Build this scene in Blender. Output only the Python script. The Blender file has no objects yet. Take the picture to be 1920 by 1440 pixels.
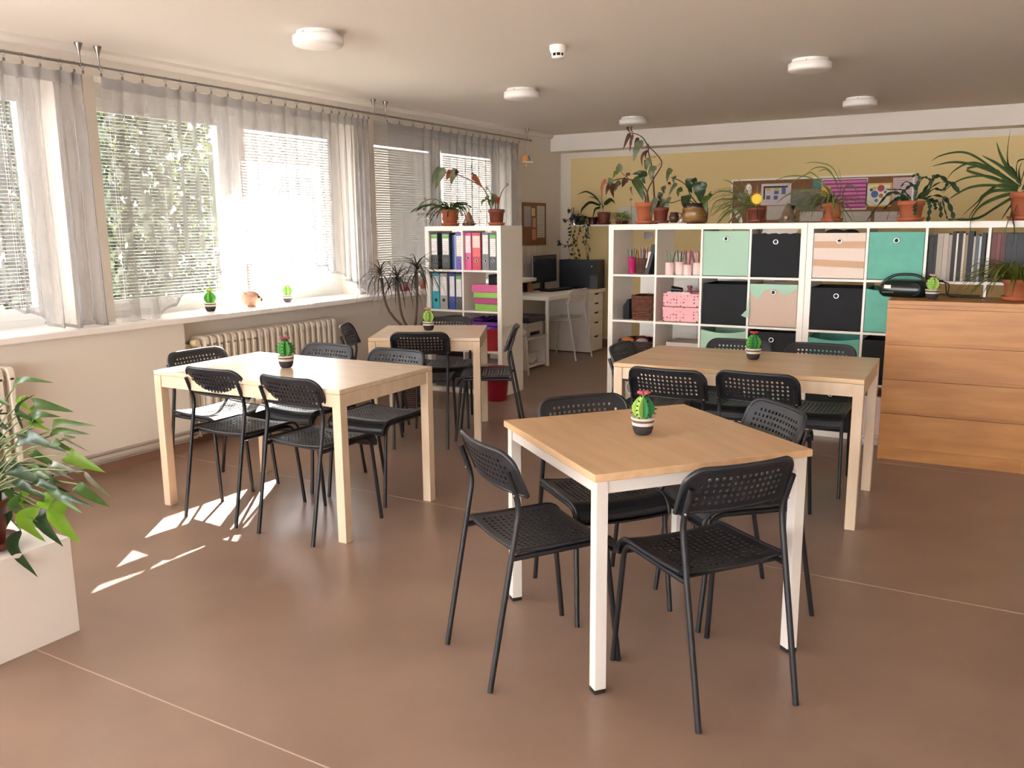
import bpy, bmesh, math, random
import numpy as np
from mathutils import Vector, Matrix, Euler
R = math.radians
PI = math.pi
rnd = random.Random(7)
sc = bpy.context.scene
col = sc.collection

# ------------------------------------------------------------------ camera
F_PX = 1600.15
YAW, PITCH, ROLL = 0.52846, -0.18190, -0.00853
CAM = np.array([2.7018, -6.1187, 1.4575])
def _axes():
    cy, sy, cp, sp = math.cos(YAW), math.sin(YAW), math.cos(PITCH), math.sin(PITCH)
    f = np.array([-sy*cp, cy*cp, sp]); r = np.array([cy, sy, 0.0]); u = np.cross(r, f)
    c, s = math.cos(ROLL), math.sin(ROLL)
    return c*r + s*u, -s*r + c*u, f
AR, AU, AF = _axes()
cam_d = bpy.data.cameras.new('camera'); cam = bpy.data.objects.new('camera', cam_d); col.objects.link(cam)
cam_d.sensor_width = 36; cam_d.lens = F_PX/1920*36; cam_d.clip_start = 0.05; cam_d.clip_end = 400
M = Matrix.Identity(4)
for i in range(3):
    M[i][0], M[i][1], M[i][2], M[i][3] = AR[i], AU[i], -AF[i], CAM[i]
cam.matrix_world = M
sc.camera = cam
def at(px, py, axis, val):
    """the point where the sight line of a photo pixel meets a plane x/y/z = val"""
    d = AF + (px-960)/F_PX*AR - (py-720)/F_PX*AU
    k = 'xyz'.index(axis)
    return Vector(CAM + d*(val-CAM[k])/d[k])

# ------------------------------------------------------------------ world, sun, exposure
sc.view_settings.view_transform = 'Standard'
sc.view_settings.look = 'None'
sc.view_settings.gamma = 1.0
sc.view_settings.use_curve_mapping = False
sc.view_settings.exposure = 1.85
SKY = 5.2
w = bpy.data.worlds.new('sky'); sc.world = w; w.use_nodes = True
bg = w.node_tree.nodes['Background']
bg.inputs[0].default_value = (0.955, 0.955, 1.0, 1); bg.inputs[1].default_value = SKY
sun_d = bpy.data.lights.new('sun', 'SUN'); sun = bpy.data.objects.new('sun', sun_d); col.objects.link(sun)
sun_d.energy = 42.0; sun_d.angle = R(0.53); sun_d.color = (1.0, 0.93, 0.85)
EL = R(27.7)
SUN = Vector((0.568*math.cos(EL), -0.823*math.cos(EL), -math.sin(EL))).normalized()
sun.rotation_euler = SUN.to_track_quat('-Z', 'Y').to_euler()
sun.location = (-6, 6, 8)
sc.cycles.max_bounces = 10; sc.cycles.diffuse_bounces = 6; sc.cycles.glossy_bounces = 4
sc.cycles.transparent_max_bounces = 24; sc.cycles.transmission_bounces = 6
sc.cycles.caustics_reflective = False; sc.cycles.caustics_refractive = False
sc.cycles.sample_clamp_indirect = 6.0

# ------------------------------------------------------------------ materials
def lin(c):
    return tuple(((x/255)/12.92 if x/255 <= 0.04045 else ((x/255+0.055)/1.055)**2.4) for x in c)
def hx(s):
    return tuple(int(s[i:i+2], 16) for i in (0, 2, 4))
_mc = {}
def mat(name, c, rough=0.5, var=0.0, scale=8.0, bump=0.0, bscale=200.0, metal=0.0, stretch=None, spec=0.5, c2=None):
    """c is an sRGB triple or hex; var mixes towards a darker (or c2) tone with noise"""
    if isinstance(c, str): c = hx(c)
    if isinstance(c2, str): c2 = hx(c2)
    key = (name,)
    if key in _mc: return _mc[key]
    m = bpy.data.materials.new(name); m.use_nodes = True
    nt = m.node_tree; b = nt.nodes['Principled BSDF']
    b.inputs['Base Color'].default_value = (*lin(c), 1)
    b.inputs['Roughness'].default_value = rough; b.inputs['Metallic'].default_value = metal
    b.inputs['Specular IOR Level'].default_value = spec
    if var or bump:
        tc = nt.nodes.new('ShaderNodeTexCoord'); mp = nt.nodes.new('ShaderNodeMapping')
        nt.links.new(tc.outputs['Object'], mp.inputs[0])
        if stretch: mp.inputs['Scale'].default_value = stretch
    if var:
        n = nt.nodes.new('ShaderNodeTexNoise'); n.inputs['Scale'].default_value = scale; n.inputs['Detail'].default_value = 5
        nt.links.new(mp.outputs[0], n.inputs['Vector'])
        mx = nt.nodes.new('ShaderNodeMix'); mx.data_type = 'RGBA'
        a = lin(c); d = lin(c2) if c2 else tuple(x*(1-var) for x in a)
        mx.inputs[6].default_value = (*a, 1); mx.inputs[7].default_value = (*d, 1)
        rp = nt.nodes.new('ShaderNodeMapRange'); rp.inputs[1].default_value = 0.35; rp.inputs[2].default_value = 0.65
        nt.links.new(n.outputs['Fac'], rp.inputs[0]); nt.links.new(rp.outputs[0], mx.inputs[0])
        nt.links.new(mx.outputs[2], b.inputs['Base Color'])
    if bump:
        n2 = nt.nodes.new('ShaderNodeTexNoise'); n2.inputs['Scale'].default_value = bscale; n2.inputs['Detail'].default_value = 3
        nt.links.new(mp.outputs[0], n2.inputs['Vector'])
        bp = nt.nodes.new('ShaderNodeBump'); bp.inputs['Strength'].default_value = bump; bp.inputs['Distance'].default_value = 0.002
        nt.links.new(n2.outputs['Fac'], bp.inputs['Height']); nt.links.new(bp.outputs[0], b.inputs['Normal'])
    _mc[key] = m
    return m
def mat_leaf(name, c, c2=None, trans=0.35, rough=0.4, scale=25.0):
    if name in _mc: return _mc[name]
    m = mat(name, c, rough, 0.35 if c2 is None else 0.5, scale, c2=c2)
    nt = m.node_tree; b = nt.nodes['Principled BSDF']; out = nt.nodes['Material Output']
    t = nt.nodes.new('ShaderNodeBsdfTranslucent')
    cc = lin(hx(c) if isinstance(c, str) else c); t.inputs[0].default_value = (min(1, cc[0]*1.7), min(1, cc[1]*1.8), cc[2]*0.9, 1)
    mx = nt.nodes.new('ShaderNodeMixShader'); mx.inputs[0].default_value = trans
    nt.links.new(b.outputs[0], mx.inputs[1]); nt.links.new(t.outputs[0], mx.inputs[2]); nt.links.new(mx.outputs[0], out.inputs[0])
    return m
def mat_sheer(name, clear):
    m = bpy.data.materials.new(name); m.use_nodes = True; nt = m.node_tree
    out = nt.nodes['Material Output']; nt.nodes.remove(nt.nodes['Principled BSDF'])
    tr = nt.nodes.new('ShaderNodeBsdfTransparent'); tl = nt.nodes.new('ShaderNodeBsdfTranslucent'); df = nt.nodes.new('ShaderNodeBsdfDiffuse')
    tl.inputs[0].default_value = (0.30, 0.29, 0.295, 1); df.inputs[0].default_value = (0.52, 0.50, 0.50, 1)
    a = nt.nodes.new('ShaderNodeMixShader'); a.inputs[0].default_value = 0.55
    nt.links.new(tl.outputs[0], a.inputs[1]); nt.links.new(df.outputs[0], a.inputs[2])
    b = nt.nodes.new('ShaderNodeMixShader')
    # the weave lets less through where the cloth is seen edge-on
    lw = nt.nodes.new('ShaderNodeLayerWeight'); lw.inputs[0].default_value = 0.35
    mr = nt.nodes.new('ShaderNodeMapRange'); mr.inputs[3].default_value = 1-clear; mr.inputs[4].default_value = 0.93
    nt.links.new(lw.outputs['Facing'], mr.inputs[0]); nt.links.new(mr.outputs[0], b.inputs[0])
    nt.links.new(tr.outputs[0], b.inputs[1]); nt.links.new(a.outputs[0], b.inputs[2])
    nt.links.new(b.outputs[0], out.inputs[0])
    return m
def mat_glass(name='window_glass'):
    m = bpy.data.materials.new(name); m.use_nodes = True; nt = m.node_tree
    out = nt.nodes['Material Output']; nt.nodes.remove(nt.nodes['Principled BSDF'])
    tr = nt.nodes.new('ShaderNodeBsdfTransparent'); tr.inputs[0].default_value = (0.95, 0.96, 0.96, 1)
    gl = nt.nodes.new('ShaderNodeBsdfGlossy'); gl.inputs['Roughness'].default_value = 0.02
    lw = nt.nodes.new('ShaderNodeLayerWeight'); lw.inputs[0].default_value = 0.5
    fr = nt.nodes.new('ShaderNodeMath'); fr.operation = 'POWER'; fr.inputs[1].default_value = 4.0; nt.links.new(lw.outputs['Facing'], fr.inputs[0])
    mx = nt.nodes.new('ShaderNodeMixShader')
    nt.links.new(fr.outputs[0], mx.inputs[0]); nt.links.new(tr.outputs[0], mx.inputs[1]); nt.links.new(gl.outputs[0], mx.inputs[2])
    nt.links.new(mx.outputs[0], out.inputs[0])
    return m
def mat_wood(name, c, c2, rough=0.35, stretch=(1.2, 14, 14), scale=3.0, spec=0.5):
    m = mat(name, c, rough, 0.3, scale, c2=c2, stretch=stretch, spec=spec)
    return m
def mat_lines(name, base, ink, sy=60.0, thr=0.62, rough=0.7, sx=6.0):
    """printed or written lines: rows broken up by noise (flat print)"""
    if name in _mc: return _mc[name]
    m = bpy.data.materials.new(name); m.use_nodes = True; nt = m.node_tree; b = nt.nodes['Principled BSDF']
    b.inputs['Roughness'].default_value = rough
    tc = nt.nodes.new('ShaderNodeTexCoord'); sp = nt.nodes.new('ShaderNodeSeparateXYZ'); nt.links.new(tc.outputs['Generated'], sp.inputs[0])
    w_ = nt.nodes.new('ShaderNodeMath'); w_.operation = 'MULTIPLY'; w_.inputs[1].default_value = sy; nt.links.new(sp.outputs[2], w_.inputs[0])
    s_ = nt.nodes.new('ShaderNodeMath'); s_.operation = 'SINE'; nt.links.new(w_.outputs[0], s_.inputs[0])
    n = nt.nodes.new('ShaderNodeTexNoise'); n.inputs['Scale'].default_value = sx; nt.links.new(tc.outputs['Generated'], n.inputs['Vector'])
    ad = nt.nodes.new('ShaderNodeMath'); ad.operation = 'MULTIPLY'; nt.links.new(s_.outputs[0], ad.inputs[0]); nt.links.new(n.outputs['Fac'], ad.inputs[1])
    g = nt.nodes.new('ShaderNodeMath'); g.operation = 'GREATER_THAN'; g.inputs[1].default_value = thr*0.55; nt.links.new(ad.outputs[0], g.inputs[0])
    mx = nt.nodes.new('ShaderNodeMix'); mx.data_type = 'RGBA'
    mx.inputs[6].default_value = (*lin(hx(base)), 1); mx.inputs[7].default_value = (*lin(hx(ink)), 1)
    nt.links.new(g.outputs[0], mx.inputs[0]); nt.links.new(mx.outputs[2], b.inputs['Base Color'])
    _mc[name] = m
    return m

W_WALL = mat('white wall paint', (228, 220, 208), 0.85, bump=0.05, bscale=90)
W_CEIL = mat('white ceiling paint', (232, 224, 214), 0.9, bump=0.05, bscale=60)
Y_WALL = mat('yellow wall paint', (226, 202, 146), 0.8, bump=0.05, bscale=90)
PVC = mat('white window plastic', (238, 238, 236), 0.35)
SILL = mat('white sill laminate', (240, 236, 232), 0.3)
LINO = mat('brown linoleum', (148, 122, 106), 0.30, 0.16, 2.2, bump=0.10, bscale=260, spec=0.45)
LINO_COVE = mat('brown linoleum skirting', (138, 104, 84), 0.45)
SEAM = mat('pale weld seam', (190, 165, 148), 0.45)
BLACK = mat('black chair plastic', (30, 32, 37), 0.38, bump=0.04, bscale=600)
BLKTUBE = mat('black powder coated tube', (22, 23, 27), 0.42)
RUBBER = mat('black rubber', (18, 18, 18), 0.7)
BIRCH = mat_wood('pale birch veneer', (226, 204, 178), (214, 188, 158), 0.30, (1.0, 10, 10))
BIRCH2 = mat_wood('pale birch edging', (222, 200, 172), (212, 188, 158), 0.45, (6, 6, 1))
BEECH = mat_wood('beige beech laminate', (216, 180, 140), (206, 168, 126), 0.34, (1.0, 8, 8))
OAKT = mat_wood('striped oak laminate', (220, 190, 148), (200, 166, 122), 0.34, (0.8, 22, 22), 2.0)
DRESS = mat_wood('golden birch veneer', (194, 136, 70), (176, 116, 54), 0.38, (0.8, 1, 6), 3.0)
WMETAL = mat('white metal', (226, 222, 214), 0.4)
WLAM = mat('white laminate', (242, 236, 226), 0.4)
STEEL = mat('brushed steel', (150, 145, 140), 0.35, metal=0.9)
CHROME = mat('chrome', (210, 210, 212), 0.18, metal=1.0)
TERRA = mat('terracotta', (176, 96, 62), 0.75, 0.15, 12)
BROWNP = mat('brown plastic pot', (116, 58, 44), 0.5)
SOIL = mat('soil', (52, 38, 30), 0.95, 0.3, 60)
RADP = mat('cream radiator enamel', (226, 216, 200), 0.45)
GLASS = mat_glass()
SHEER = mat_sheer('white sheer voile', 0.60)
SHEER2 = mat_sheer('white pleat tape', 0.22)
CORK = mat('cork', (150, 108, 74), 0.9, 0.3, 90)
PAPER = mat('white paper', (236, 230, 222), 0.8)
MINT = mat('mint fabric', (170, 206, 182), 0.8, bump=0.1, bscale=300)
TEAL = mat('teal fabric', (112, 186, 166), 0.85, 0.12, 14, bump=0.1, bscale=300)
BLKFAB = mat('black fabric', (28, 30, 33), 0.85, bump=0.1, bscale=300)
BEIGEF = mat('beige backing board', (206, 180, 162), 0.85)
WHITEF = mat('white fabric', (232, 214, 200), 0.8, bump=0.3, bscale=30)
TAPE = mat('tan packing tape', (184, 134, 82), 0.35)

# ------------------------------------------------------------------ mesh helpers
class MB:
    def __init__(s): s.v = []; s.f = []; s.sm = []
    def add(s, vs, fs, smooth=False):
        o = len(s.v); s.v += [tuple(v) for v in vs]
        for f in fs: s.f.append(tuple(i+o for i in f)); s.sm.append(smooth)
        return s
    def box(s, x0, x1, y0, y1, z0, z1):
        if x0 > x1: x0, x1 = x1, x0
        if y0 > y1: y0, y1 = y1, y0
        if z0 > z1: z0, z1 = z1, z0
        return s.add([(x0,y0,z0),(x1,y0,z0),(x1,y1,z0),(x0,y1,z0),(x0,y0,z1),(x1,y0,z1),(x1,y1,z1),(x0,y1,z1)],
              [(0,3,2,1),(4,5,6,7),(0,1,5,4),(1,2,6,5),(2,3,7,6),(3,0,4,7)])
    def tube(s, pts, r, n=10, cap=True):
        pts = [Vector(p) for p in pts]; N = len(pts)
        rr = r if isinstance(r, (list, tuple)) else [r]*N
        rings = []; prev = None
        for i, p in enumerate(pts):
            t = (pts[min(i+1, N-1)]-pts[max(i-1, 0)]).normalized()
            a = prev if prev is not None else Vector((0, 0, 1)) if abs(t.z) < 0.9 else Vector((1, 0, 0))
            x = (a - t*a.dot(t)).normalized(); y = t.cross(x); prev = x
            rings.append([p + (x*math.cos(2*PI*k/n)+y*math.sin(2*PI*k/n))*rr[i] for k in range(n)])
        vs = [q for rg in rings for q in rg]; fs = []
        for i in range(N-1):
            for k in range(n): fs.append((i*n+k, i*n+(k+1) % n, (i+1)*n+(k+1) % n, (i+1)*n+k))
        s.add(vs, fs, True)
        if cap:
            o = len(s.v)
            s.add(rings[0], [tuple(reversed(range(n)))]); s.add(rings[-1], [tuple(range(n))])
        return s
    def lathe(s, prof, n=24, c=(0, 0, 0), cap=True):
        vs = []; fs = []
        for r, z in prof:
            for k in range(n): vs.append((c[0]+r*math.cos(2*PI*k/n), c[1]+r*math.sin(2*PI*k/n), c[2]+z))
        for i in range(len(prof)-1):
            for k in range(n): fs.append((i*n+k, i*n+(k+1) % n, (i+1)*n+(k+1) % n, (i+1)*n+k))
        s.add(vs, fs, True)
        if cap:
            s.add(vs[:n], [tuple(reversed(range(n)))]); s.add(vs[-n:], [tuple(range(n))])
        return s
    def prism(s, poly, z0, z1, plane='xy'):
        """extrude a convex/concave outline; plane tells which two axes the outline lies in"""
        n = len(poly)
        def P(a, b, h): return {'xy': (a, b, h), 'xz': (a, h, b), 'yz': (h, a, b)}[plane]
        vs = [P(a, b, z0) for a, b in poly]+[P(a, b, z1) for a, b in poly]
        fs = [tuple(range(n)), tuple(reversed(range(n, 2*n)))]+[(i, i+n, (i+1) % n+n, (i+1) % n) for i in range(n)]
        return s.add(vs, fs)
    def grid(s, P, nu, nv, smooth=True):
        """P(i,j) for i<=nu, j<=nv"""
        vs = [P(i, j) for i in range(nu+1) for j in range(nv+1)]
        fs = [(i*(nv+1)+j, (i+1)*(nv+1)+j, (i+1)*(nv+1)+j+1, i*(nv+1)+j+1) for i in range(nu) for j in range(nv)]
        return s.add(vs, fs, smooth)
    def sphere(s, c, r, n=14, m=8):
        rx, ry, rz = r if isinstance(r, (tuple, list)) else (r, r, r)
        vs = []; fs = []
        for i in range(m+1):
            t = PI*i/m
            for k in range(n): vs.append((c[0]+rx*math.sin(t)*math.cos(2*PI*k/n), c[1]+ry*math.sin(t)*math.sin(2*PI*k/n), c[2]+rz*math.cos(t)))
        for i in range(m):
            for k in range(n): fs.append((i*n+k, (i+1)*n+k, (i+1)*n+(k+1) % n, i*n+(k+1) % n))
        return s.add(vs, fs, True)
    def torus(s, c, Rr, r, axis='z', n=20, m=8):
        vs = []; fs = []
        for i in range(n):
            a = 2*PI*i/n
            for k in range(m):
                b = 2*PI*k/m; q = Rr+r*math.cos(b); h = r*math.sin(b)
                p = {'z': (q*math.cos(a), q*math.sin(a), h), 'y': (q*math.cos(a), h, q*math.sin(a)), 'x': (h, q*math.cos(a), q*math.sin(a))}[axis]
                vs.append((c[0]+p[0], c[1]+p[1], c[2]+p[2]))
        for i in range(n):
            for k in range(m): fs.append((i*m+k, ((i+1) % n)*m+k, ((i+1) % n)*m+(k+1) % m, i*m+(k+1) % m))
        return s.add(vs, fs, True)
    def mesh(s, name, fix=True):
        me = bpy.data.meshes.new(name); me.from_pydata(s.v, [], s.f)
        me.polygons.foreach_set('use_smooth', s.sm)
        if fix:
            bm = bmesh.new(); bm.from_mesh(me); bmesh.ops.recalc_face_normals(bm, faces=bm.faces); bm.to_mesh(me); bm.free()
        me.update()
        return me
    def build(s, name, m, parent=None, bevel=0.0, loc=None, rz=None, fix=True):
        me = s.mesh(name, fix); o = bpy.data.objects.new(name, me); col.objects.link(o)
        me.materials.append(m)
        if parent is not None: o.parent = parent
        if loc is not None: o.location = loc
        if rz is not None: o.rotation_euler = (0, 0, rz)
        if bevel:
            b = o.modifiers.new('bevel', 'BEVEL'); b.width = bevel; b.segments = 2; b.limit_method = 'ANGLE'; b.angle_limit = R(40)
        return o
def tag(o, label, cat, group=None, kind=None):
    if label: o['label'] = label
    if cat: o['category'] = cat
    if group: o['group'] = group
    if kind: o['kind'] = kind
    return o
def thing(name, label, cat, loc=(0, 0, 0), rz=0.0, group=None, rot=None):
    o = bpy.data.objects.new(name, None); col.objects.link(o); o.empty_display_size = 0.1
    o.location = loc; o.rotation_euler = rot if rot else (0, 0, rz)
    return tag(o, label, cat, group)
def struct(o): o['kind'] = 'structure'; return o
kids = {}
def dup(root, label, loc, rz=0.0, group=None, parent=None):
    r = root.copy(); col.objects.link(r)
    if parent is None:
        r.location = loc; r.rotation_euler = (0, 0, rz)
        if label: r['label'] = label
        if group: r['group'] = group
    else: r.parent = parent
    for ch in list(root.children): dup(ch, None, None, parent=r)
    return r
def child_of(me, name, parent, loc=(0, 0, 0), rot=(0, 0, 0), scale=(1, 1, 1)):
    o = bpy.data.objects.new(name, me); col.objects.link(o); o.parent = parent
    o.location = loc; o.rotation_euler = rot; o.scale = scale
    return o
def bez(pts, n=6):
    """round the corners of a polyline: (point, radius) list -> points"""
    out = []
    P = [Vector(p[0]) for p in pts]
    for i, (p, r) in enumerate(pts):
        p = Vector(p)
        if i in (0, len(pts)-1) or r == 0: out.append(p); continue
        a = (P[i-1]-p).normalized(); b = (P[i+1]-p).normalized()
        A, B = p+a*r, p+b*r
        for k in range(n+1):
            t = k/n; out.append(A*(1-t)**2+p*2*t*(1-t)+B*t*t)
    return out

# ------------------------------------------------------------------ the room
XW = -2.16      # face of the piers and the lintel
XP = -1.985     # face of the parapet below the sill
YF = 3.43       # far yellow wall
ZC = 2.52
XR, YB = 5.3, -11.2
WIN = [(-2.74+2.615*(k-2), -0.385+2.615*(k-2)) for k in range(-1, 4)]     # window_0 .. window_4
mb = MB(); mb.box(-2.6, XR, YB, YF, -0.12, 0.0)
struct(mb.build('floor', LINO))
for i, y in enumerate((-2.54, -4.55, -6.55, -0.54)):
    m_ = MB(); m_.box(XP+0.02, XR, y-0.0022, y+0.0022, -0.001, 0.0006)
    struct(m_.build(f'trim_{i+1}', SEAM))
struct(MB().box(-2.6, XR, YB, YF+0.1, ZC, ZC+0.12).build('ceiling', W_CEIL))
m_ = MB()
ylo, yhi = YB, 2.38
# parapet, with the niche for the second radiator
m_.box(-2.5, XP, ylo, -2.37, 0, 0.855); m_.box(-2.5, -2.12, -2.37, yhi, 0, 0.855)
edges = [ylo]+[e for wn in WIN for e in wn]+[YF+0.1]
for k in range(0, len(edges), 2):
    a, b = edges[k], edges[k+1]
    m_.box(-2.5, XW, a, min(b, yhi), 0.855, 2.37)
m_.box(-2.5, XW, yhi, YF+0.1, 0, 2.37)
m_.box(-2.5, XW, ylo, YF+0.1, 2.37, ZC)
struct(m_.build('wall_left', W_WALL))
struct(MB().box(-2.6, XR, YF, YF+0.15, 0, ZC).build('wall_far', W_WALL))
m_ = MB(); m_.box(-2.02, XR, YF-0.004, YF, 0.12, 2.262)
struct(m_.build('trim_5', Y_WALL))            # the yellow painted field inside a white border
struct(MB().box(XR, XR+0.15, YB, YF, 0, ZC).build('wall_right', W_WALL))
m_ = MB()
FILL_WIN = [(-1.9, 1.6), (1.8, 5.1)]               # unseen windows behind the camera, added to bring daylight to the near furniture
e_ = [-2.6]+[q for p_ in FILL_WIN for q in p_]+[XR+0.15]
for k in range(0, len(e_), 2): m_.box(e_[k], e_[k+1], YB-0.15, YB, 0.25, 2.37)
m_.box(-2.6, XR+0.15, YB-0.15, YB, 0, 0.25); m_.box(-2.6, XR+0.15, YB-0.15, YB, 2.37, ZC)
struct(m_.build('wall_back', W_WALL))
for k, (a, b) in enumerate(FILL_WIN):
    wn = thing(f'window_{k+5}', None, None); struct(wn)
    fr = MB(); mid = (a+b)/2
    for c, d in ((a, a+0.09), (b-0.09, b), (mid-0.08, mid+0.08)): fr.box(c, d, YB-0.10, YB-0.03, 0.25, 2.37)
    for c, d in ((0.25, 0.35), (2.25, 2.37)): fr.box(a, b, YB-0.10, YB-0.03, c, d)
    fr.build('frame', PVC, wn)
    for c, d in ((a+0.085, mid-0.075), (mid+0.075, b-0.085)): MB().box(c, d, YB-0.068, YB-0.064, 0.345, 2.255).build('pane', GLASS, wn)
struct(MB().box(XW, XR, 3.16, YF, 2.33, ZC).build('trim_6', W_CEIL, bevel=0.004))    # the beam along the far wall
m_ = MB(); m_.prism([(XW, ZC-0.045), (XW+0.022, ZC-0.04), (XW+0.042, ZC-0.02), (XW+0.045, ZC), (XW, ZC)], ylo, 3.16, 'xz')
struct(m_.build('trim_7', W_CEIL))            # small cove between window wall and ceiling
for nm, (x0, x1, y0, y1) in {'baseboard_left': (XP, XP+0.008, ylo, -2.37), 'baseboard_far': (XW, XR, YF-0.012, YF-0.004)}.items():
    struct(MB().box(x0, x1, y0, y1, 0, 0.06 if 'left' in nm else 0.10).build(nm, LINO_COVE))
struct(MB().box(-2.12, -2.112, -2.37, yhi, 0, 0.06).build('baseboard_niche', LINO_COVE))
struct(MB().box(-2.45, -1.925, ylo, yhi, 0.857, 0.895).build('trim_8', SILL, bevel=0.006))   # window sill
struct(MB().box(-2.60, -2.45, ylo, yhi, 0.83, 0.87).build('trim_9', STEEL))

# windows: outer frame, two sashes with panes and handles
for k, (a, b) in enumerate(WIN):  # the first two are unseen, added to let more daylight in
    wn = thing(f'window_{k}', None, None); struct(wn)
    x0, x1 = -2.44, -2.365
    fr = MB(); mid = (a+b)/2
    zb, zt = 0.895, 2.37
    fr.box(x0, x1, a, a+0.05, zb, zt); fr.box(x0, x1, b-0.05, b, zb, zt); fr.box(x0, x1, a+0.05, b-0.05, zb, zb+0.04)
    fr.box(x0, x1, a+0.05, b-0.05, zt-0.09, zt); fr.box(x0, x1, mid-0.035, mid+0.035, zb+0.04, zt-0.09)
    fr.build('frame', PVC, wn)
    for s, (c, d) in enumerate(((a+0.05, mid-0.035), (mid+0.035, b-0.05))):
        sa = MB(); q0, q1 = zb+0.04, zt-0.09
        sx0, sx1 = -2.41, -2.352
        sa.box(sx0, sx1, c, c+0.065, q0, q1); sa.box(sx0, sx1, d-0.065, d, q0, q1)
        sa.box(sx0, sx1, c+0.065, d-0.065, q0, q0+0.065); sa.box(sx0, sx1, c+0.065, d-0.065, q1-0.065, q1)
        so = sa.build('sash', PVC, wn, bevel=0.004)
        MB().box(-2.384, -2.380, c+0.06, d-0.06, q0+0.06, q1-0.06).build('pane', GLASS, so)
        if s == 0:
            h = MB(); yy = d-0.03
            h.box(-2.352, -2.345, yy-0.014, yy+0.014, 1.16, 1.23)
            h.tube(bez([((-2.345, yy, 1.20), 0), ((-2.305, yy, 1.20), 0.02), ((-2.300, yy, 1.07), 0)]), 0.010, 8)
            h.build('handle', PVC, so)

# venetian blinds of single slats
slat_meshes = {}
SLATM = mat('white blind slat', (240, 238, 234), 0.45)
CORDM = mat('white blind cord', (235, 232, 228), 0.8)
def blind(y0, y1, tilt, label, ladders=3):
    t = thing('venetian_blind', label, 'blind', (-2.338, (y0+y1)/2, 0.985), 0, 'venetian blinds in the window sashes')
    L = y1-y0
    MB().box(-0.012, 0.012, -L/2, L/2, 1.205, 1.228).build('head_rail', PVC, t)
    MB().box(-0.011, 0.011, -L/2, L/2, 0.012, 0.024).build('bottom_rail', PVC, t)
    me = MB()
    hw = 0.0125
    prof = [(-hw, -0.0), (-hw*0.5, 0.0016), (0, 0.0022), (hw*0.5, 0.0016), (hw, 0)]
    me.grid(lambda i, j: (prof[j][0], (-L/2+0.004, L/2-0.004)[i], prof[j][1]), 1, 4)
    ms = me.mesh('slat', fix=False); ms.materials.append(SLATM)
    n = 54
    for i in range(n):
        child_of(ms, 'slat', t, (0, 0, 0.04+i*0.0215), (0, tilt, 0))
    for q in range(ladders):
        yy = -L/2+0.10+(L-0.20)*q/(ladders-1)
        c = MB(); c.tube([(0.0125, yy, 0.02), (0.0125, yy, 1.21)], 0.0011, 4); c.tube([(-0.0125, yy, 0.02), (-0.0125, yy, 1.21)], 0.0011, 4)
        c.build('cord', CORDM, t)
def sash(k, s):
    a, b = WIN[k+1]; mid = (a+b)/2
    return (a+0.117, mid-0.102) if s == 0 else (mid+0.102, b-0.117)
blind(*sash(1, 1), R(4), 'open white blind in the window cut off by the left edge of the photo')
blind(*sash(2, 0), R(2), 'open white blind with green trees behind it, beside a white handle')
blind(*sash(2, 1), R(38), 'glaring white blind above the small hedgehog ornament, sun on it')
blind(*sash(3, 0), R(74), 'closed grey-white blind behind the dragon tree, glowing cord holes')
blind(*sash(3, 1), R(48), 'white blind behind the arching begonia on the binder shelf')

# curtain rod with rings, brackets and three sheer curtains
XC = -2.04; ZR = 2.40
rod = thing('curtain_rod', 'thin steel curtain rod along the whole window wall', 'curtain rod', (XC, -2.0, ZR))
MB().tube([(0, -6.2, 0), (0, 4.44, 0)], 0.008, 10).build('pole', STEEL, rod)
MB().sphere((0, 4.46, 0), (0.012, 0.02, 0.012)).build('finial', STEEL, rod)
for y in (-2.90, -2.78, -0.26, -0.10, 2.38):
    m_ = MB(); yy = y+2.0
    m_.lathe([(0.022, 0.118), (0.022, 0.112), (0.012, 0.085), (0.006, 0.06), (0.006, 0.0)], 12, (0, yy, 0))
    m_.torus((0, yy, 0), 0.011, 0.004, 'y', 12, 6)
    m_.build('bracket', STEEL, rod)
ring_me = MB().torus((0, 0, 0), 0.014, 0.0015, 'y', 14, 5).mesh('ring', False); ring_me.materials.append(STEEL)
clip_me = MB().box(-0.003, 0.003, -0.006, 0.006, -0.012, 0.006).tube([(0, 0, 0.006), (0, 0, 0.018)], 0.002, 5).mesh('clip', False); clip_me.materials.append(STEEL)
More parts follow.
